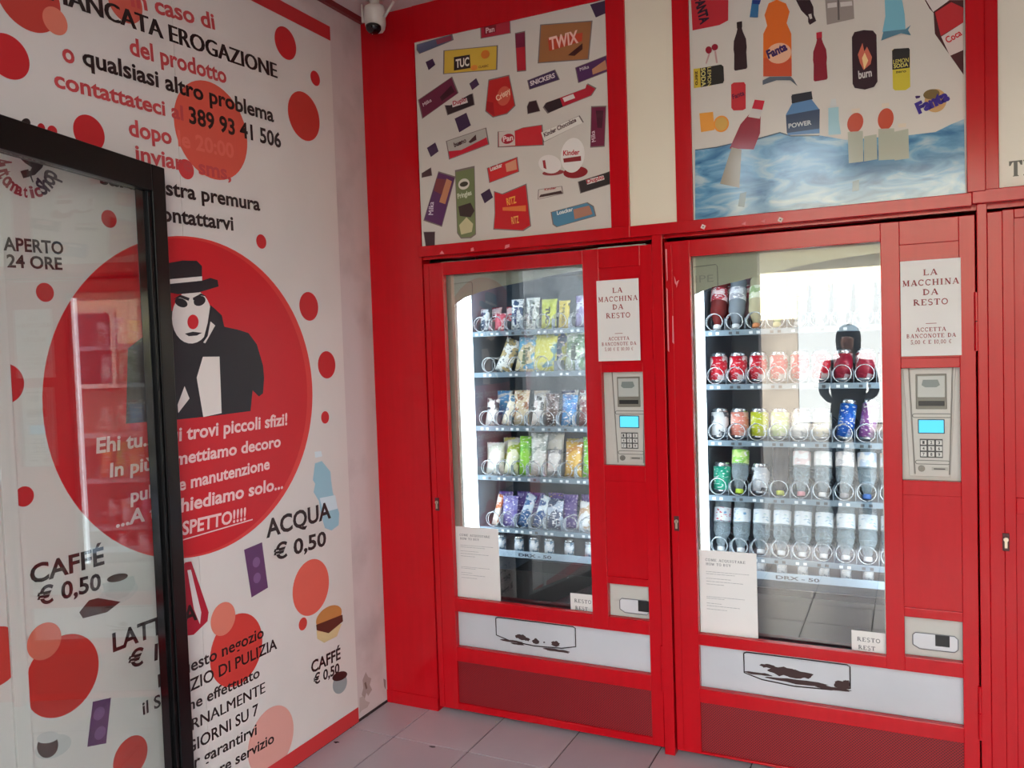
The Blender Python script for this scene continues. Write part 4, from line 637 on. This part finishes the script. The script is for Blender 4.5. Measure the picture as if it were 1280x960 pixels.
arc2 = [(1.335, 1.668), (1.425, 1.698), (1.508, 1.712), (1.59, 1.728), (1.70, 1.748), (1.83, 1.765), (1.96, 1.775)]
machine('left vending machine stocked with packets of snacks in wire coils', (.353, .955, .489, 1.811), .37, 1.005, c1, list(zip(Z1, m1c)), (.627, .655, .56), 1.110, .007, (1.055, 1.169, .50, .553, 1.127, 1.168, .511, .552), (.523, .869, .333, .414), arc1, None,
        chips(3, [(.635, .352, .026, .012), (.66, .346, .016, .008), (.70, .342, .017, .011), (.785, .343, .019, .013), (.737, .343, .004, .003), (.59, .330, .055, .004), (.79, .317, .06, .006), (.62, .322, .03, .004)]))
c2 = [1.394 + .0735 * k for k in range(9)]; Z2 = [1.544, 1.344, 1.134, .927, .704]
machine('right vending machine stocked with cans and bottles, mirroring the bright street', (1.357, 1.970, .461, 1.807), 1.352, 2.02, c2, [(z, c2) for z in Z2], (.627, .655, 1.60), 2.107, 0, (2.048, 2.178, .491, .543, 2.113, 2.154, .506, .542), (1.508, 1.857, .318, .40), arc2, None,
        chips(5, [(1.635, .355, .05, .018), (1.69, .352, .055, .016), (1.59, .366, .03, .007), (1.70, .325, .11, .008), (1.83, .335, .028, .014), (1.80, .318, .06, .006), (1.56, .335, .05, .005), (1.845, .345, .012, .01)]))
# ------------------------------------------------------------------ goods
ORD = ['leftmost', 'second from left', 'third from left', 'fourth from left', 'fifth from left', 'sixth from left', 'seventh from left', 'eighth from left', 'ninth from left']
SH = ['top shelf', 'second shelf', 'third shelf', 'fourth shelf', 'fifth shelf', 'lowest shelf']
def bag_mesh(w, h, d, m, nx=10, nz=14, seed=0):
    r = random.Random(seed); V = []; F = []
    for side in (-1, 1):
        for j in range(nz + 1):
            for i in range(nx + 1):
                u = i / nx; v = j / nz; cr = min(v, 1 - v) / .09
                pr = max(0, 1 - abs(2 * u - 1) ** 2.6) ** .6 * (min(1, max(0, cr - .6)) ** .7) * (.75 + .25 * math.sin(PI * min(1, v * 1.4)))
                wr = r.uniform(-.0016, .0016) if pr > .05 else 0
                ww = w * (1 - .10 * math.sin(PI * v) ** .8)
                y = side * (d / 2 * pr + wr); 
                if cr < .9: y += .0012 * (-1) ** i
                V.append(((u - .5) * ww, y + side * .0004, v * h + (.0015 * (-1) ** i if v in (0, 1) else 0)))
        o = 0 if side < 0 else (nx + 1) * (nz + 1)
        for j in range(nz):
            for i in range(nx):
                a = o + j * (nx + 1) + i; q = (a, a + 1, a + nx + 2, a + nx + 1); F.append(q if side < 0 else q[::-1])
    M = (nx + 1) * (nz + 1)
    for j in range(nz):
        for e in (0, nx): a = j * (nx + 1) + e; F.append((a, a + nx + 1, a + nx + 1 + M, a + M) if e == 0 else (a + M, a + nx + 1 + M, a + nx + 1, a))
    for i in range(nx):
        F.append((i + 1, i, M + i, M + i + 1)); b = nz * (nx + 1) + i; F.append((b, b + 1, M + b + 1, M + b))
    return me_of(V, F, m, None, True, 'bag')
def bag(name, desc, w, h, d, m, x, z, k, s, mach='left', ry=0, y=.232, tilt=-.14, cat='snack', text=None, tc=None, seed=0, lab=None, grp=None):
    o = put(name, bag_mesh(w, h, d, m, seed=seed or int(x * 999)), None, (x, y + d / 2, z + .001), (tilt, ry, 0))
    tag(o, lab or '%s, %s, %s, %s machine' % (desc, ORD[k], SH[s], mach), cat, grp or 'packets on the %s of the %s machine' % (SH[s], mach))
    if text:
        CUR.update(pl='B', par=o, base=d / 2 + .001, rough=.4); L = min(h * .55, .075)
        txt(text, tc, [(-w * .08, h * .72), (-w * .08, h * .72 - L), (w * .16, h * .72)], 1, .06)
    return o
def sf(c1_, c2_, c3_=(240, 240, 240), sc=24, **k): return wrap(c1_, c2_, c3_, sc, **k)
c = m1c
z = Z1[0]
bag('snack_bar', 'dark blue snack bar pack with white print', .045, .10, .025, sf((40, 62, 92), (206, 216, 222), sc=36), c1[0], z, 0, 0)
bag('snack_packet', 'short pink and white packet', .055, .078, .03, sf((206, 90, 110), (236, 206, 210), (170, 40, 60)), c1[1], z, 1, 0)
bag('snack_bag', 'white bag with dark blue lettering', .058, .135, .035, sf((226, 232, 236), (40, 70, 110), (90, 110, 140), 30, lo=.55), c1[2] + .006, z, 2, 0, text='Fonzies', tc=(40, 60, 110))
bag('snack_bag', 'white and grey bag with dark lettering', .062, .138, .035, sf((222, 226, 224), (120, 130, 130), (60, 90, 60), 30, lo=.58), c1[3] + .006, z, 3, 0, text='Fonzies', tc=(70, 80, 90))
bag('snack_bag', 'yellow-green bag lettered TUC', .072, .128, .04, sf((196, 206, 62), (176, 190, 50), (226, 226, 120)), c1[4] + .006, z, 4, 0, text='TUC', tc=(24, 40, 30))
bag('snack_bag', 'yellow and dark bag lettered MAIS', .05, .118, .03, sf((206, 186, 66), (60, 60, 40), (226, 210, 120), lo=.62), c1[5] + .004, z, 5, 0, text='MAIS', tc=(50, 50, 40))
bag('snack_bag', 'purple and silver bag', .05, .135, .035, sf((150, 140, 190), (206, 210, 226), (60, 50, 90)), c1[6] + .004, z, 6, 0); bag('snack_bag', 'brown and silver bag half hidden by the frame', .055, .12, .035, sf((120, 80, 70), (206, 206, 210)), c1[7], z, 7, 0)
for k_, (cc_, nm) in enumerate((((150, 30, 60), 'dark red'), ((190, 60, 80), 'pink'))):
    bag('snack_packet', '', .05, .11, .03, sf(cc_, (230, 200, 205)), c1[k_] + .02, z, k_, 0, y=.30, lab='%s packet behind the %s pack, top shelf, left machine' % (nm, ORD[k_]))
z = Z1[1]
bag('twisted_bag', 'clear white bag twisted to a point and leaning', .075, .15, .05, sf((226, 230, 228), (190, 170, 120), (90, 110, 120), 26), .478, z, 0, 1, ry=.38)
bag('snack_bag', 'cream bag with light blue foot, lettered Tarallini', .10, .145, .05, sf((206, 196, 150), (96, 170, 206), (240, 240, 230), 16), .588, z, 1, 1, ry=.12, text='Tarallini', tc=(90, 110, 80)); bag('chips_bag', 'yellow chips bag with blue top', .115, .155, .06, sf((216, 216, 80), (110, 160, 170), (226, 232, 180), 12, lo=.53), .675, z, 2, 1)
bag('snack_bag', 'green and white bag lettered Tarallini', .09, .16, .05, sf((176, 196, 170), (90, 130, 90), (236, 240, 236), 20), .81, z, 3, 1, ry=.05, text='Tarallini', tc=(50, 70, 60)); bag('snack_bag', 'pale bag cut off by the window edge', .07, .14, .04, sf((200, 206, 200), (120, 140, 150)), .90, z, 4, 1)
bag('chips_bag', '', .11, .16, .05, sf((60, 100, 150), (200, 206, 90), sc=12), .70, z, 2, 1, y=.31, lab='blue chips bag standing behind the yellow chips bag, second shelf, left machine')
z = Z1[2]
L = [('snack_bag', 'white bag with small dark print', .062, .115, (232, 230, 226), (70, 70, 80), .07), ('snack_bag', 'cream bag leaning to the right', .055, .135, (222, 216, 196), (90, 130, 160), .3), ('snack_bag', 'beige bag with brown rings', .075, .15, (206, 192, 160), (150, 100, 60), 0), ('snack_bag', 'white and black bag', .05, .125, (214, 214, 214), (40, 40, 44), .1),
     ('chocolate_bag', 'dark brown bag with white lettering', .062, .135, (70, 44, 44), (150, 130, 130), 0), ('chips_bag', 'bright blue bag', .07, .13, (50, 140, 206), (40, 100, 180), .05), ('chocolate_bag', 'dark red and cream bag', .05, .125, (110, 40, 50), (216, 206, 190), 0), ('snack_bag', 'dark bag beside the window edge', .055, .12, (60, 44, 60), (180, 160, 170), 0)]
for k_, q in enumerate(L): bag(q[0], q[1], q[2], q[3], .035, sf(q[4], q[5], sc=30, lo=.54), c[2][k_] + .004, z, k_, 2, ry=q[6])
for k_, (cc_, nm, xx) in enumerate((((60, 150, 206), 'blue', .455), ((214, 206, 190), 'cream', .63), ((40, 60, 110), 'navy', .76), ((130, 40, 60), 'wine red', .84))):
    bag('snack_bag', '', .075, .145, .035, sf(cc_, (206, 206, 206), sc=18, lo=.58), xx, z, k_, 2, y=.29, lab='%s bag in the back row, third shelf, left machine' % nm)
z = Z1[3]
L = [('chips_bag', 'big white bag', .09, .135, (236, 236, 228), (206, 210, 196), 0, .43), ('chips_bag', 'cream bag with yellow-green print', .07, .14, (226, 226, 196), (150, 170, 60), .12, .505), ('chips_bag', 'bright green bag', .058, .165, (140, 206, 60), (100, 180, 40), 0, .572), ('chips_bag', 'tall silver-white bag', .08, .18, (206, 210, 206), (150, 160, 156), 0, .635),
     ('chips_bag', 'short white bag', .066, .11, (214, 212, 210), (130, 130, 136), 0, .705), ('chips_bag', 'orange-yellow bag', .08, .145, (214, 170, 60), (190, 130, 40), .04, .79), ('chips_bag', 'lime green bag', .06, .165, (130, 206, 60), (90, 180, 50), 0, .862), ('chips_bag', 'orange bag at the window edge', .06, .15, (226, 130, 50), (240, 200, 90), 0, .93)]
for k_, q in enumerate(L): bag(q[0], q[1], q[2], q[3], .045, sf(q[4], q[5], sc=20, lo=.54), q[7], z, k_, 3, ry=q[6])
for nm, cc_, xx, hh_ in (('pale yellow', (226, 220, 130), .475, .15), ('light grey', (200, 206, 206), .68, .175), ('yellow', (206, 190, 90), .775, .15)):
    bag('chips_bag', '', .085, hh_, .04, sf(cc_, (232, 232, 226), sc=18), xx, z, 0, 3, y=.30, lab='%s bag in the back row, fourth shelf, left machine' % nm)
z = Z1[4]
L = [('snack_bar', 'white snack stick leaning right', .032, .135, (236, 226, 216), (206, 120, 70), .22, .425, .02), ('chocolate_bar', 'flat lilac chocolate tablet pack', .075, .13, (110, 100, 170), (130, 130, 190), 0, .50, .012),
     ('blue_packet', 'blue and white upright packet leaning right', .05, .145, (50, 96, 150), (190, 210, 226), .32, .553, .03), ('blue_packet', 'second blue and white packet leaning right', .05, .14, (40, 80, 136), (200, 216, 226), .32, .622, .03), ('snack_box', 'dark blue pack with white lines of print', .078, .125, (60, 76, 110), (170, 186, 206), 0, .705, .03), ('snack_box', 'white and tan carton leaning right', .065, .12, (222, 224, 226), (190, 160, 130), .15, .83, .035), ('snack_box', 'brown carton at the window edge', .06, .12, (90, 70, 70), (200, 200, 200), 0, .905, .03)]
for k_, q in enumerate(L): bag(q[0], q[1], q[2], q[3], q[8], sf(q[4], q[5], sc=26, lo=.52), q[7], z, k_, 4, ry=q[6], text='Mini' if k_ == 4 else None, tc=(226, 230, 236))
for k_ in range(6):
    bag('chocolate_bar', '', .07, .14, .014, sf((70, 50, 130), (100, 80, 150), (214, 190, 80) if k_ == 3 else (190, 180, 210)), .46 + k_ * .075, z, 0, 4, y=.27 + (k_ % 2) * .02, lab='purple chocolate pack, %s of six, back row, fifth shelf, left machine' % ORD[k_])
CANP = [(.024, 0), (.027, .003), (.033, .012), (.033, .100), (.0275, .112), (.0275, .1155), (.0265, .1155), (.0262, .1135)]
SLIM = [(.022, 0), (.025, .003), (.0285, .012), (.0285, .132), (.0245, .146), (.0245, .149), (.0235, .149), (.0232, .147)]
ALM = mat((190, 196, 200), .25, .9, name='can end')
def can(desc, m, x, z, k, s, slim=False, mach='right', y=.262, lab=None, scale=1, tilt=-.13, ry=0, grp=None):
    P = SLIM if slim else CANP
    o = put('drink_can', lathe([p for p in P[2:4]] , 20, [m]), None, (x, y, z + .002), (tilt, ry, 0)); o.scale = (scale,) * 3
    tag(o, lab or '%s, %s, %s, %s machine' % (desc, ORD[k], SH[s], mach), 'can', grp or 'cans on the %s of the %s machine' % (SH[s], mach))
    put('can_base', lathe(P[:3], 20, [ALM]), o); put('can_top', lathe(P[3:], 20, [ALM]), o); return o
def bmat(col, tr=.75):
    k = ('b', col, tr)
    if k not in MC:
        m, t, p = nodes('bottle plastic'); p.inputs['Base Color'].default_value = lin(col); p.inputs['Roughness'].default_value = .08; p.inputs['Transmission Weight'].default_value = tr; p.inputs['IOR'].default_value = 1.2; MC[k] = m
    return MC[k]
BOT = [(.0135, .016), (.0135, .022), (.02, .042), (.030, .068), (.0315, .08), (.0300, .095), (.0315, .11), (.0315, .165), (.0295, .178), (.0315, .19), (.029, .203), (.02, .207)]
def bottle(desc, body, cap, lab_m, x, z, k, s, mach='right', y=.235, tilt=-.42, lab=None, grp=None, ry=0, sc=1):
    o = put('drink_bottle', lathe(BOT, 20, [body]), None, (x, y, z + .006), (tilt, ry, 0)); o.scale = (sc,) * 3
    tag(o, lab or '%s, %s, %s, %s machine' % (desc, ORD[k], SH[s], mach), 'bottle', grp or 'bottles on the %s of the %s machine' % (SH[s], mach))
    put('bottle_cap', lathe([(.013, 0), (.0148, .0015), (.0148, .015), (.0135, .0165)], 18, [cap]), o)
    if lab_m: put('bottle_label', lathe([(.0320, .112), (.0321, .113), (.0321, .162), (.0320, .163)], 20, [lab_m]), o)
    return o
CLR = bmat((206, 222, 230)); wc = mat((226, 230, 232), .4); TEA = bmat((130, 50, 50), .3)
z = Z2[0]
bottle('upside-down red tea bottle with white cap', TEA, wc, sf((176, 40, 56), (230, 200, 200)), c2[0] + .004, z, 0, 0); bottle('upside-down clear bottle with grey label', bmat((150, 160, 170), .4), wc, sf((160, 160, 170), (214, 214, 220)), c2[1], z, 1, 0)
bottle('upside-down clear bottle with peach cap', bmat((226, 216, 180), .5), mat((226, 150, 100), .4), sf((214, 216, 190), (150, 170, 120)), c2[2], z, 2, 0); bottle('upside-down green and yellow bottle', bmat((170, 190, 120), .4), mat((214, 206, 140), .4), sf((110, 140, 90), (226, 220, 150)), c2[3], z, 3, 0)
for k_ in range(4, 9): bottle('upside-down pale bottle with %s label' % ('lemon', 'orange', 'white', 'pink', 'lilac')[k_ - 4], CLR, wc, sf(((226, 216, 120), (226, 160, 90), (226, 226, 226), (226, 160, 170), (190, 176, 214))[k_ - 4], (236, 236, 236)), c2[k_], z, k_, 0)
for k_ in range(2): bottle('', (TEA, bmat((150, 120, 130), .3))[k_], wc, sf((150, 40, 60), (226, 190, 190)), c2[k_] + .03, z, 0, 0, y=.32, tilt=-.2, lab='%s bottle behind the %s bottle, top shelf, right machine' % (('dark red', 'mauve')[k_], ORD[k_]))
z = Z2[1]; REDC = sf((206, 26, 50), (236, 226, 226), (226, 190, 196), 24, lo=.52)
for k_ in range(8): can('red and white soda can', REDC if k_ < 6 else sf((150, 24, 50), (206, 190, 196), (180, 60, 80), 24, lo=.56), c2[k_], z, k_, 1)
can('black and white can', sf((50, 54, 66), (206, 206, 216)), c2[8], z, 8, 1)
z = Z2[2]
for k_, (d_, a, b, sl) in enumerate((('white and silver can with dark marks', (226, 230, 232), (90, 100, 110), 0), ('salmon pink can', (222, 140, 124), (236, 190, 176), 0), ('yellow-green can', (196, 206, 50), (214, 220, 110), 0), ('pale green can', (196, 216, 150), (230, 236, 206), 0), ('white can with grey marks', (222, 224, 222), (170, 176, 180), 0), ('cream can', (226, 220, 200), (190, 190, 180), 0), ('slim bright blue can', (30, 96, 196), (60, 140, 220), 1), ('slim purple can', (140, 80, 150), (170, 130, 180), 1), ('slim white and lilac can', (206, 206, 226), (170, 170, 210), 1))):
    can(d_, sf(a, b, sc=26, lo=.54), c2[k_], z, k_, 2, bool(sl), tilt=-.2 if sl else -.13, ry=.12 if sl else 0)
z = Z2[3]
can('teal green can', sf((30, 160, 130), (70, 190, 160), (226, 240, 236)), c2[0] + .004, z, 0, 3)
bottle('upside-down bottle with lime label and lime cap', CLR, mat((190, 220, 70), .4), sf((150, 210, 90), (206, 232, 150)), c2[1], z, 1, 3, tilt=-.3); can('silver can with dark marks', sf((206, 212, 220), (50, 60, 70), lo=.56), c2[2], z, 2, 3)
bottle('upside-down dark bottle with lime cap', bmat((60, 56, 60), .3), mat((206, 216, 70), .4), None, c2[3], z, 3, 3, tilt=-.3)
for k_ in range(4, 9): bottle('upside-down clear bottle with %s cap' % ('pink', 'white', 'grey', 'blue', 'orange')[k_ - 4], CLR, mat(((214, 150, 160), (226, 226, 226), (150, 150, 156), (80, 120, 190), (226, 150, 80))[k_ - 4], .4), sf(((226, 206, 206), (222, 226, 226), (206, 206, 210), (190, 206, 226), (226, 210, 190))[k_ - 4], (236, 236, 236)), c2[k_], z, k_, 3, tilt=-.3)
z = Z2[4]
for k_ in range(9): bottle('upside-down clear water bottle with white label', CLR, wc, sf((214, 222, 228), (110, 160, 200) if k_ < 2 else (200, 216, 214), (190, 60, 80) if k_ == 0 else (150, 180, 200), lo=.6), c2[k_], z, k_, 4, tilt=-.34)
for k_ in range(9): can('short white and silver can', sf((206, 214, 220), (150, 166, 180), lo=.5), c2[k_] , .634, k_, 5, scale=.56, tilt=0, y=.24)
for k_ in range(6): can('short silver-blue can', sf((206, 216, 226), (90, 130, 160), lo=.5), (.455, .54, .61, .68, .77, .86)[k_], .634, k_, 5, scale=.62, tilt=0, y=.24, mach='left')
# ------------------------------------------------------------------ glass door standing open at the left
d0 = Vector((.079, -1.134)); d1 = Vector((.212, -1.70)); dv = (d1 - d0).normalized(); L_ = .97
t = put('door_1', None, None, (d0.x - .02, d0.y + .004, 0), (0, 0, math.atan2(dv.y, dv.x))); struct(t, 'black framed glass door leaf standing open along the left wall', 'door')
BF = mat((9, 8, 9), .3, 0, .25, name='black door frame')
MB().box(0, .06, -.02, .02, .012, 2.07).build('stile', BF, t, bevel=.003); MB().box(.0605, .076, -.014, .014, .012, 1.99).build('glazing_bead', BF, t, bevel=.002)
MB().box(L_ - .07, L_, -.02, .02, .012, 2.07).build('stile', BF, t, bevel=.003)
MB().box(.0605, L_ - .0705, -.02, .02, 1.992, 2.07).build('rail', BF, t, bevel=.003); MB().box(.0605, L_ - .0705, -.02, .02, .012, .11).build('rail', BF, t, bevel=.003)
MB().box(.0765, L_ - .071, -.003, .003, .1105, 1.9915).build('glass_pane', DGLASS, t)
MB().box(.0765, .118, .0035, .005, .1105, 1.9915).build('glass_edge_band', mat((14, 14, 15), .1, 0, .5), t)
hx = d0 + dv * (L_ + .03)
struct(MB().box(hx.x - .03, hx.x + .03, hx.y - .03, hx.y + .03, 0, CZ).build('trim_10', BF, bevel=.002))
# ------------------------------------------------------------------ security camera under the ceiling
t = thing('security_camera', 'white ceiling camera with black face and two antennas in the corner', 'camera', (.176, -.15, CZ - .002))
WH = mat((208, 202, 196), .35, name='white plastic')
put('mount', lathe([(.035, -.012), (.035, 0)], 24, [WH]), t); put('neck', lathe([(.018, -.03), (.02, -.0125)], 20, [WH]), t)
hd = put('camera_head', lathe([(.012, -.062), (.026, -.060), (.036, -.048), (.041, -.03), (.042, 0), (.041, .028), (.034, .042), (.015, .048)], 26, [WH]), t, (0, 0, -.074), (math.radians(18), math.radians(10), 0))
put('lens_face', lathe([(.004, .0), (.022, .003), (.0295, .012), (.031, .022)], 26, [mat((10, 10, 12), .15, 0, .6)]), hd, (.012, -.034, -.056), (math.radians(-28), math.radians(-14), 0))
put('status_light', lathe([(.0014, 0), (.0014, .002)], 8, [mat((220, 210, 200), .3)]), hd, (.012, -.042, -.064))
for sx in (-1, 1): MB().cyl((0, 0, 0), (0, 0, 1), .0065, .07, 10, r2=.0045).build('antenna', WH, t, smooth=True, loc=(.043 if sx > 0 else -.056, 0, -.085), rot=(0, sx * (.75 if sx > 0 else .05), 0))
# ------------------------------------------------------------------ the street behind the camera (seen mirrored in the glass)
PV = rough_mat('street paving', (96, 92, 88), (130, 124, 118), 1.2, .7, .3, 30)
struct(MB().box(-9, 12, -14, -3.3, -.14, -.02).build('pavement', PV))
FC = rough_mat('cream facade', (226, 214, 184), (236, 226, 200), .8, .8, .2, 20)
b = thing('building', 'cream building across the street, seen mirrored in the right machine glass', 'building', (1.5, -13, 0)); inv = Matrix.Translation((-1.5, 13, 0))
MB().box(-9, 12, -13.5, -13, -.02, 4.2).build('facade', FC, b).matrix_parent_inverse = inv
for x in (-5.5, -2.2, 3.6, 6.8):
    for z0, z1 in ((1.0, 2.6), (3.5, 4.3)):
        f = MB().box(x, x + 1.3, -13.0, -12.94, z0, z1).build('window', mat((200, 196, 186), .6), b); f.matrix_parent_inverse = inv
        MB().box(x + .1, x + 1.2, -12.94, -12.93, z0 + .1, z1 - .1).build('pane', mat((60, 70, 84), .15), f)
MB().box(-9, 12, -13.02, -12.98, -.02, 1.9).build('dimming_base', rough_mat('stone plinth', (120, 112, 104), (150, 142, 132), 1.5, .8, .2, 20), b).matrix_parent_inverse = inv  # darker facade base, added to dim the light reaching the upper room
MB().box(.2, 1.8, -13, -12.9, 0, 2.5).build('shutter', mat((170, 176, 180), .5), b).matrix_parent_inverse = inv
MB().box(-9, 12, -13, -12.6, 3.2, 3.4).build('cornice', mat((214, 206, 190), .6), b).matrix_parent_inverse = inv
# ------------------------------------------------------------------ bystander on the pavement, seen mirrored
def person():
    J = {'pel': (0, 0, .90, .125, .10), 'wai': (0, 0, 1.04, .13, .10), 'che': (0, 0, 1.24, .155, .105), 'nk0': (0, 0, 1.36, .055, .055), 'nk1': (0, .01, 1.42, .045, .045), 'hd0': (0, .015, 1.475, .062, .075), 'hd1': (0, .01, 1.55, .068, .082)}
    E_ = [('pel', 'wai'), ('wai', 'che'), ('che', 'nk0'), ('nk0', 'nk1'), ('nk1', 'hd0'), ('hd0', 'hd1')]
    for s, n in ((-1, 'l'), (1, 'r')):
        J.update({n + 'hip': (s * .085, 0, .84, .085, .085), n + 'kne': (s * .11, .02, .46, .052, .055), n + 'ank': (s * .13, -.01, .09, .036, .038), n + 'toe': (s * .15, .12, .035, .036, .03),
                  n + 'sho': (s * .165, 0, 1.31, .052, .05), n + 'elb': (s * .20, -.02, 1.08, .05, .045), n + 'wri': (s * .13, .13, 1.02, .028, .026), n + 'pal': (s * .10, .165, 1.02, .030, .016)})
        E_ += [('pel', n + 'hip'), (n + 'hip', n + 'kne'), (n + 'kne', n + 'ank'), (n + 'ank', n + 'toe'), ('che', n + 'sho'), (n + 'sho', n + 'elb'), (n + 'elb', n + 'wri'), (n + 'wri', n + 'pal')]
        for f_ in range(4):
            a = n + 'f%d' % f_; zf = 1.045 - f_ * .014; J[a] = (s * .07, .175, zf, .009, .009); J[a + 'b'] = (s * (.047 + abs(f_ - 1.4) * .004), .172, zf - .004, .008, .008); E_ += [(n + 'pal', a), (a, a + 'b')]
        J[n + 'th'] = (s * .085, .16, 1.055, .010, .010); J[n + 'th2'] = (s * .068, .165, 1.075, .008, .008); E_ += [(n + 'pal', n + 'th'), (n + 'th', n + 'th2')]
    ks = list(J); me = bpy.data.meshes.new('body'); me.from_pydata([J[k][:3] for k in ks], [(ks.index(a), ks.index(b)) for a, b in E_], [])
    bm = bmesh.new(); bm.from_mesh(me); sk = bm.verts.layers.skin.verify(); bm.verts.ensure_lookup_table()
    for i, k in enumerate(ks): bm.verts[i][sk].radius = J[k][3:]; bm.verts[i][sk].use_root = (k == 'pel')
    bm.to_mesh(me); bm.free()
    m, t, p = nodes('clothes and skin'); tc = N(t, 'ShaderNodeTexCoord'); sp = N(t, 'ShaderNodeSeparateXYZ'); t.links.new(tc.outputs['Object'], sp.inputs[0])
    dv_ = N(t, 'ShaderNodeMath', operation='DIVIDE'); dv_.inputs[1].default_value = 1.6; t.links.new(sp.outputs[2], dv_.inputs[0])
    r = ramp(t, dv_.outputs[0], [(0, lin((30, 28, 28))), (.05, lin((26, 28, 38))), (.56, lin((30, 30, 36))), (.865, lin((170, 120, 98)))], 'CONSTANT'); t.links.new(r.outputs[0], p.inputs['Base Color']); p.inputs['Roughness'].default_value = .8
    me.materials.append(m); o = put('body', me, None)
    o.modifiers.new('skin', 'SKIN').use_smooth_shade = True; o.modifiers.new('sub', 'SUBSURF').levels = 2; o.modifiers['sub'].render_levels = 2
    return o
t = thing('person', 'person in dark clothes standing on the pavement, seen mirrored in the right machine glass', 'person', (1.585, -4.35, -.02), (0, 0, .05))
bd = person(); bd.parent = t
put('hair', lathe([(.06, 1.36), (.092, 1.42), (.100, 1.50), (.097, 1.555), (.078, 1.605), (.045, 1.632), (.01, 1.64)], 22, [mat((24, 20, 20), .8)]), t, (0, -.042, 0))
SK = mat((170, 120, 98), .6); MB().cyl((0, .088, 1.515), (0, .4, -1), .008, .03, 8, r2=.013).build('nose', SK, t, smooth=True)
for sx in (-1, 1): put('eye', lathe([(.002, -.008), (.009, 0), (.002, .008)], 10, [mat((230, 226, 220), .3)]), t, (sx * .028, .083, 1.53))
MB().box(-.022, .022, .086, .094, 1.463, 1.470).build('mouth', mat((130, 60, 60), .5), t, bevel=.003)
# ------------------------------------------------------------------ scraps on the floor
for nm, lab_, (x, y), pts, col in (('paper_scrap', 'tiny dark scrap lying on the floor tiles before the left machine', (0.395, -0.282), [(-.014, 0), (-.004, .004), (.012, .006), (.014, .002), (.002, -.004)], (60, 44, 46)),
    ('dirt_crumb', 'dark crumb on the floor beside the printed wall boards', (0.028, -0.388), [(-.012, -.004), (.0, .003), (.012, .002), (.004, -.002), (.002, -.010), (-.004, -.006)], (50, 30, 30)), ('paper_crumb', 'small pale crumb on the floor at the foot of the left cage door', (0.528, -0.005), [(-.006, 0), (0, .006), (.007, .003), (.004, -.005)], (200, 190, 176))):
    n = len(pts); o = put(nm, me_of([(a, b, 0) for a, b in pts] + [(a * .8, b * .8, .0025) for a, b in pts], [tuple(range(n, 2 * n)), tuple(range(n))[::-1]] + [(i, (i + 1) % n, n + (i + 1) % n, n + i) for i in range(n)], mat(col, .8)), None, (x, y, .0005)); tag(o, lab_, 'litter')
